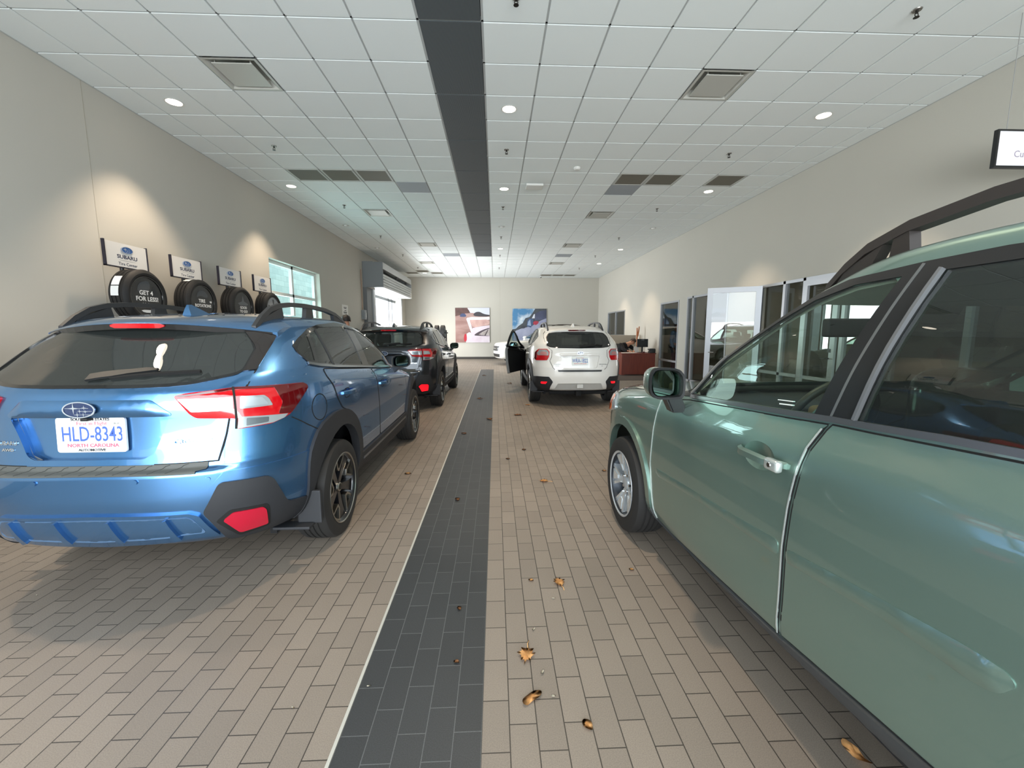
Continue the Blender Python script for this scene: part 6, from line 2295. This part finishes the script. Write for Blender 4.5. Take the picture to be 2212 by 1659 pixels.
def person(label, loc, rot, J, shirt, legs, hair, look=(0, -1, -.1), mask=None, long_sleeve=True):
    """J: joints in metres in the person's own frame; the face looks along `look`"""
    e = empty('person', loc, rot, label, 'person')
    sk = mat('skin', '#c08a6e', .6)
    V3 = Vector
    look = V3(look).normalized()
    rgt = look.cross(V3((0, 0, 1))).normalized()
    hd = V3(J['head'])
    upv = (hd - V3(J['neck'])).normalized()
    upv = (upv - look * upv.dot(look)).normalized()
    rgt = look.cross(upv)
    P = lambda n, r: (*J[n], r)
    crown = hd + upv * .075
    chin = hd - upv * .075 + look * .045
    ch = [[P('pelvis', .13), P('spine', .12), P('chest', .14), P('neck', .058), (*hd, .088), (*crown, .07)]]
    ch.append([(*hd, .088), (*chin, .042)])
    hands = []
    for s in 'lr':
        ch.append([P('chest', .14), P('sh_' + s, .062), P('el_' + s, .045), P('ha_' + s, .028)])
        ch.append([P('pelvis', .13), P('hip_' + s, .09), P('kn_' + s, .062), P('an_' + s, .045), P('toe_' + s, .038)])
    body = skinned('body', ch, sk, e)
    # hands: palm, four fingers and a thumb
    for s in 'lr':
        h0, el = V3(J['ha_' + s]), V3(J['el_' + s])
        d = (h0 - el).normalized()
        sd = d.cross(V3((0, 0, 1)))
        sd = sd.normalized() if sd.length > .05 else V3((1, 0, 0))
        dn = d.cross(sd) * (-1 if d.cross(sd).z > 0 else 1)
        palm = h0 + d * .05
        hc = [[(*h0, .026), (*palm, .034)]]
        for k, (a, ln) in enumerate(((-.028, .070), (-.010, .080), (.010, .074), (.027, .058))):
            b = palm + d * .035 + sd * a
            hc.append([(*palm, .034), (*b, .0105), (*(b + d * ln * .5 + dn * .010), .009), (*(b + d * ln * .85 + dn * .03), .0075)])
        tb = palm - d * .015 + sd * (.036 if s == 'l' else -.036)
        hc.append([(*palm, .034), (*tb, .012), (*(tb + d * .045 + sd * (.012 if s == 'l' else -.012)), .009)])
        skinned('hand', hc, sk, body, 1)
    # face
    f0 = hd + look * .083
    bm = bmesh.new()
    for s in (-1, 1):
        m_ = Matrix.Translation(f0 + rgt * .032 * s + upv * .012 - look * .004)
        bmesh.ops.create_uvsphere(bm, u_segments=8, v_segments=6, radius=.011, matrix=m_)
    from_bm('eyes', bm, mat('eye_dark', '#221c18', .3), body, smooth=True)
    bm = bmesh.new()
    tube_bm(bm, [f0 + upv * .015, f0 - upv * .018 + look * .018, f0 - upv * .028 + look * .006], [.007, .013, .008], 8)
    from_bm('nose', bm, sk, body, smooth=True)
    bm = bmesh.new()
    tube_bm(bm, [f0 - upv * .048 - rgt * .022 - look * .012, f0 - upv * .046 - look * .002, f0 - upv * .048 + rgt * .022 - look * .012], .006, 6)
    from_bm('mouth', bm, mat('lips', '#9a5a4c', .5), body, smooth=True)
    bm = bmesh.new()
    for s in (-1, 1):
        m_ = Matrix.Translation(hd + rgt * .088 * s - look * .008) @ Matrix.Diagonal((.5, .8, 1.3, 1))
        bmesh.ops.create_uvsphere(bm, u_segments=8, v_segments=6, radius=.022, matrix=m_)
    from_bm('ears', bm, sk, body, smooth=True)
    # hair: cap over crown and back of the head
    bm = bmesh.new()
    bmesh.ops.create_uvsphere(bm, u_segments=24, v_segments=16, radius=1)
    R = Matrix((rgt, look, upv)).transposed().to_4x4()
    for v in list(bm.verts):
        c = v.co
        if c.y > .35 and c.z < .30 or c.z < -.45:
            bm.verts.remove(v)
    for v in bm.verts:
        k = 1 + .04 * sin(11 * v.co.x + 7 * v.co.z)
        v.co = hd + upv * .022 + (R @ Vector((v.co.x * .098 * k, v.co.y * .108 * k - .006, v.co.z * .112 * k)))
    o = from_bm('hair', bm, mat('hair_' + hair, hair, .6), e, smooth=True)
    if mask:
        bm = bmesh.new()
        pts = [(-.06, .01, -.03), (-.03, .006, .016), (0, .004, .028), (.03, .006, .016), (.06, .01, -.03)]
        low = [(-.055, -.05, -.03), (-.03, -.075, .006), (0, -.082, .012), (.03, -.075, .006), (.055, -.05, -.03)]
        A = [bm.verts.new(f0 + rgt * a - upv * (.012) + upv * b * .6 + look * c) for a, b, c in pts]
        B = [bm.verts.new(f0 + rgt * a + upv * b + look * c) for a, b, c in low]
        for i in range(4):
            bm.faces.new((A[i], A[i + 1], B[i + 1], B[i]))
        from_bm('face_mask', bm, mat('mask_blue', mask, .8), e, smooth=True)
    # clothes
    cm = mat('cloth_' + shirt, shirt, .95, noise=.18, nscale=35, bump=.5, bscale=60)
    nk = V3(J['neck'])
    cst = V3(J['chest'])
    col = cst + (nk - cst) * 1.0
    cc = [[P('pelvis', .155), P('spine', .150), P('chest', .172), (*col, .085)]]
    for s in 'lr':
        wr = V3(J['el_' + s]) + (V3(J['ha_' + s]) - V3(J['el_' + s])) * .9
        cc.append([P('chest', .172), P('sh_' + s, .088), P('el_' + s, .064), (*wr, .044)])
    skinned('jacket', cc, cm, e)
    lm_ = mat('cloth_' + legs, legs, .9)
    lc = [[P('pelvis', .150)]]
    for s in 'lr':
        lc.append([P('pelvis', .150), P('hip_' + s, .112), P('kn_' + s, .082), P('an_' + s, .064)])
    skinned('trousers', lc, lm_, e)
    bm = bmesh.new()
    for s in 'lr':
        a, t = V3(J['an_' + s]), V3(J['toe_' + s])
        dd = (t - a)
        dd.z = 0
        tube_bm(bm, [a - dd * .35 + V3((0, 0, .045 - a.z)), a + dd * .4 + V3((0, 0, .05 - a.z)), t + dd * .25 + V3((0, 0, .035 - t.z))], [.044, .048, .034], 10)
    from_bm('shoes', bm, mat('shoe_black', '#161616', .5), e, smooth=True)
    return e


STAND = dict(pelvis=(0, 0, .96), spine=(0, 0, 1.14), chest=(0, 0, 1.34), neck=(0, .0, 1.51), head=(0, -.02, 1.645),
             sh_l=(.19, 0, 1.42), el_l=(.24, .02, 1.12), ha_l=(.22, -.08, .86), sh_r=(-.19, 0, 1.42), el_r=(-.24, .02, 1.12), ha_r=(-.22, -.08, .86),
             hip_l=(.10, 0, .88), kn_l=(.11, -.02, .49), an_l=(.11, .01, .09), toe_l=(.13, -.15, .035), hip_r=(-.10, 0, .88), kn_r=(-.11, -.02, .49), an_r=(-.11, .01, .09), toe_r=(-.13, -.15, .035))
SIT = dict(pelvis=(0, 0, .60), spine=(.06, -.06, .76), chest=(.17, -.16, .93), neck=(.30, -.25, 1.03), head=(.40, -.33, 1.10),
           sh_r=(.03, -.25, .98), el_r=(.04, -.45, .82), ha_r=(.16, -.62, .785), sh_l=(.33, -.10, .96), el_l=(.46, -.34, .83), ha_l=(.36, -.60, .785),
           hip_l=(.10, -.06, .55), kn_l=(.12, -.46, .54), an_l=(.12, -.42, .09), toe_l=(.14, -.56, .035), hip_r=(-.10, -.06, .55), kn_r=(-.12, -.46, .54), an_r=(-.12, -.42, .09), toe_r=(-.14, -.56, .035))
LEAN = dict(pelvis=(0, 0, .95), spine=(0, -.10, 1.08), chest=(0, -.27, 1.215), neck=(0, -.42, 1.31), head=(0, -.55, 1.36),
            sh_l=(.20, -.27, 1.24), el_l=(.25, -.45, 1.02), ha_l=(.16, -.66, .98), sh_r=(-.20, -.27, 1.24), el_r=(-.25, -.45, 1.02), ha_r=(-.16, -.66, .98),
            hip_l=(.10, .0, .87), kn_l=(.11, -.02, .48), an_l=(.11, .02, .09), toe_l=(.13, -.14, .035), hip_r=(-.10, 0, .87), kn_r=(-.11, -.02, .48), an_r=(-.11, .02, .09), toe_r=(-.13, -.14, .035))
person('person in black sweater bent over papers at the cherry wood desk', (4.50, 14.93, .006), 0, SIT, '#17161a', '#2a2a30', '#2b1b12', look=(.35, -.75, -.7))
person('person in blue fleece leaning over behind the blue car, cut by the left edge', (-3.86, 3.2, 0), radians(-90), LEAN, '#3565a3', '#2c3038', '#3a2a1e', look=(0, -1, -.5))
TALL = {k: (x, y, z * 1.03) for k, (x, y, z) in STAND.items()}
person('person standing beyond the dark grey car, only dark hair showing over the blue roof rail', (-3.20, 9.12, 0), radians(200), TALL, '#2c2d30', '#2c3038', '#1c1512')
person('person in a pale blue face mask behind the small two-pane office window', (6.08, 21.75, 0), radians(-15), {k: (x, y, z * .88) for k, (x, y, z) in STAND.items()}, '#3a3a3c', '#2c3038', '#2b1b12', mask='#9fc0dc')
person('person in a light blue shirt behind the tall single office pane', (6.42, 14.5, 0), radians(30), STAND, '#7fa0c8', '#2c3038', '#3a2a1e')

# ------------------------------------------------------------------ the cars
blue_m = paint('blue_metallic_paint', '#5284b6', rough=.27, metal=.9)
grey_m = paint('charcoal_metallic_paint', '#30343a', rough=.30, metal=.7)
white_m = mat('pearl_white_paint', '#dcdad4', .35, coat=1.0)
green_m = paint('sage_metallic_paint', '#7c968c', rough=.34, metal=.7)
crosstrek('crossover_car', 'blue metallic crossover with plate HLD-8343, nearest car in the left lane', (-1.985, 2.90, 0), 0, blue_m, 2,
          [('HLD-8343', .104, 0, .000, .0045, 'plate_blue', .66, .0006)] + PLATE_TOP + [('SOUTHERN STATES', .018, 0, .077, .0115, 'ink', 1.15, .0004), ('AUTOMOTIVE', .017, 0, -.075, .0115, 'ink', 1.2, .0003), ('03-21', .012, .118, .055, .0045, 'ink', 1, 0)])
crosstrek('crossover_car', 'dark grey crossover with glowing red reflectors, parked ahead of the blue car', (-1.94, 8.20, 0), -.012, grey_m, 2, None, lit=True)
crosstrek('crossover_car', 'white crossover with its driver door open in the right lane', (1.60, 8.60, 0), 0, white_m, 1,
          [('WRA-1822', .104, 0, .000, .0045, 'plate_blue', .62, .0010)] + PLATE_TOP, open_door=24)
forester('estate_car', 'sage green estate car filling the right foreground', (1.907, .293, 0), .035, green_m)
forester('estate_car', 'white car parked across the far end, its nose behind the open door', (3.45, 19.55, 0), radians(103), mat('bright_white_paint', '#ecebe6', .3, coat=1.0), False)
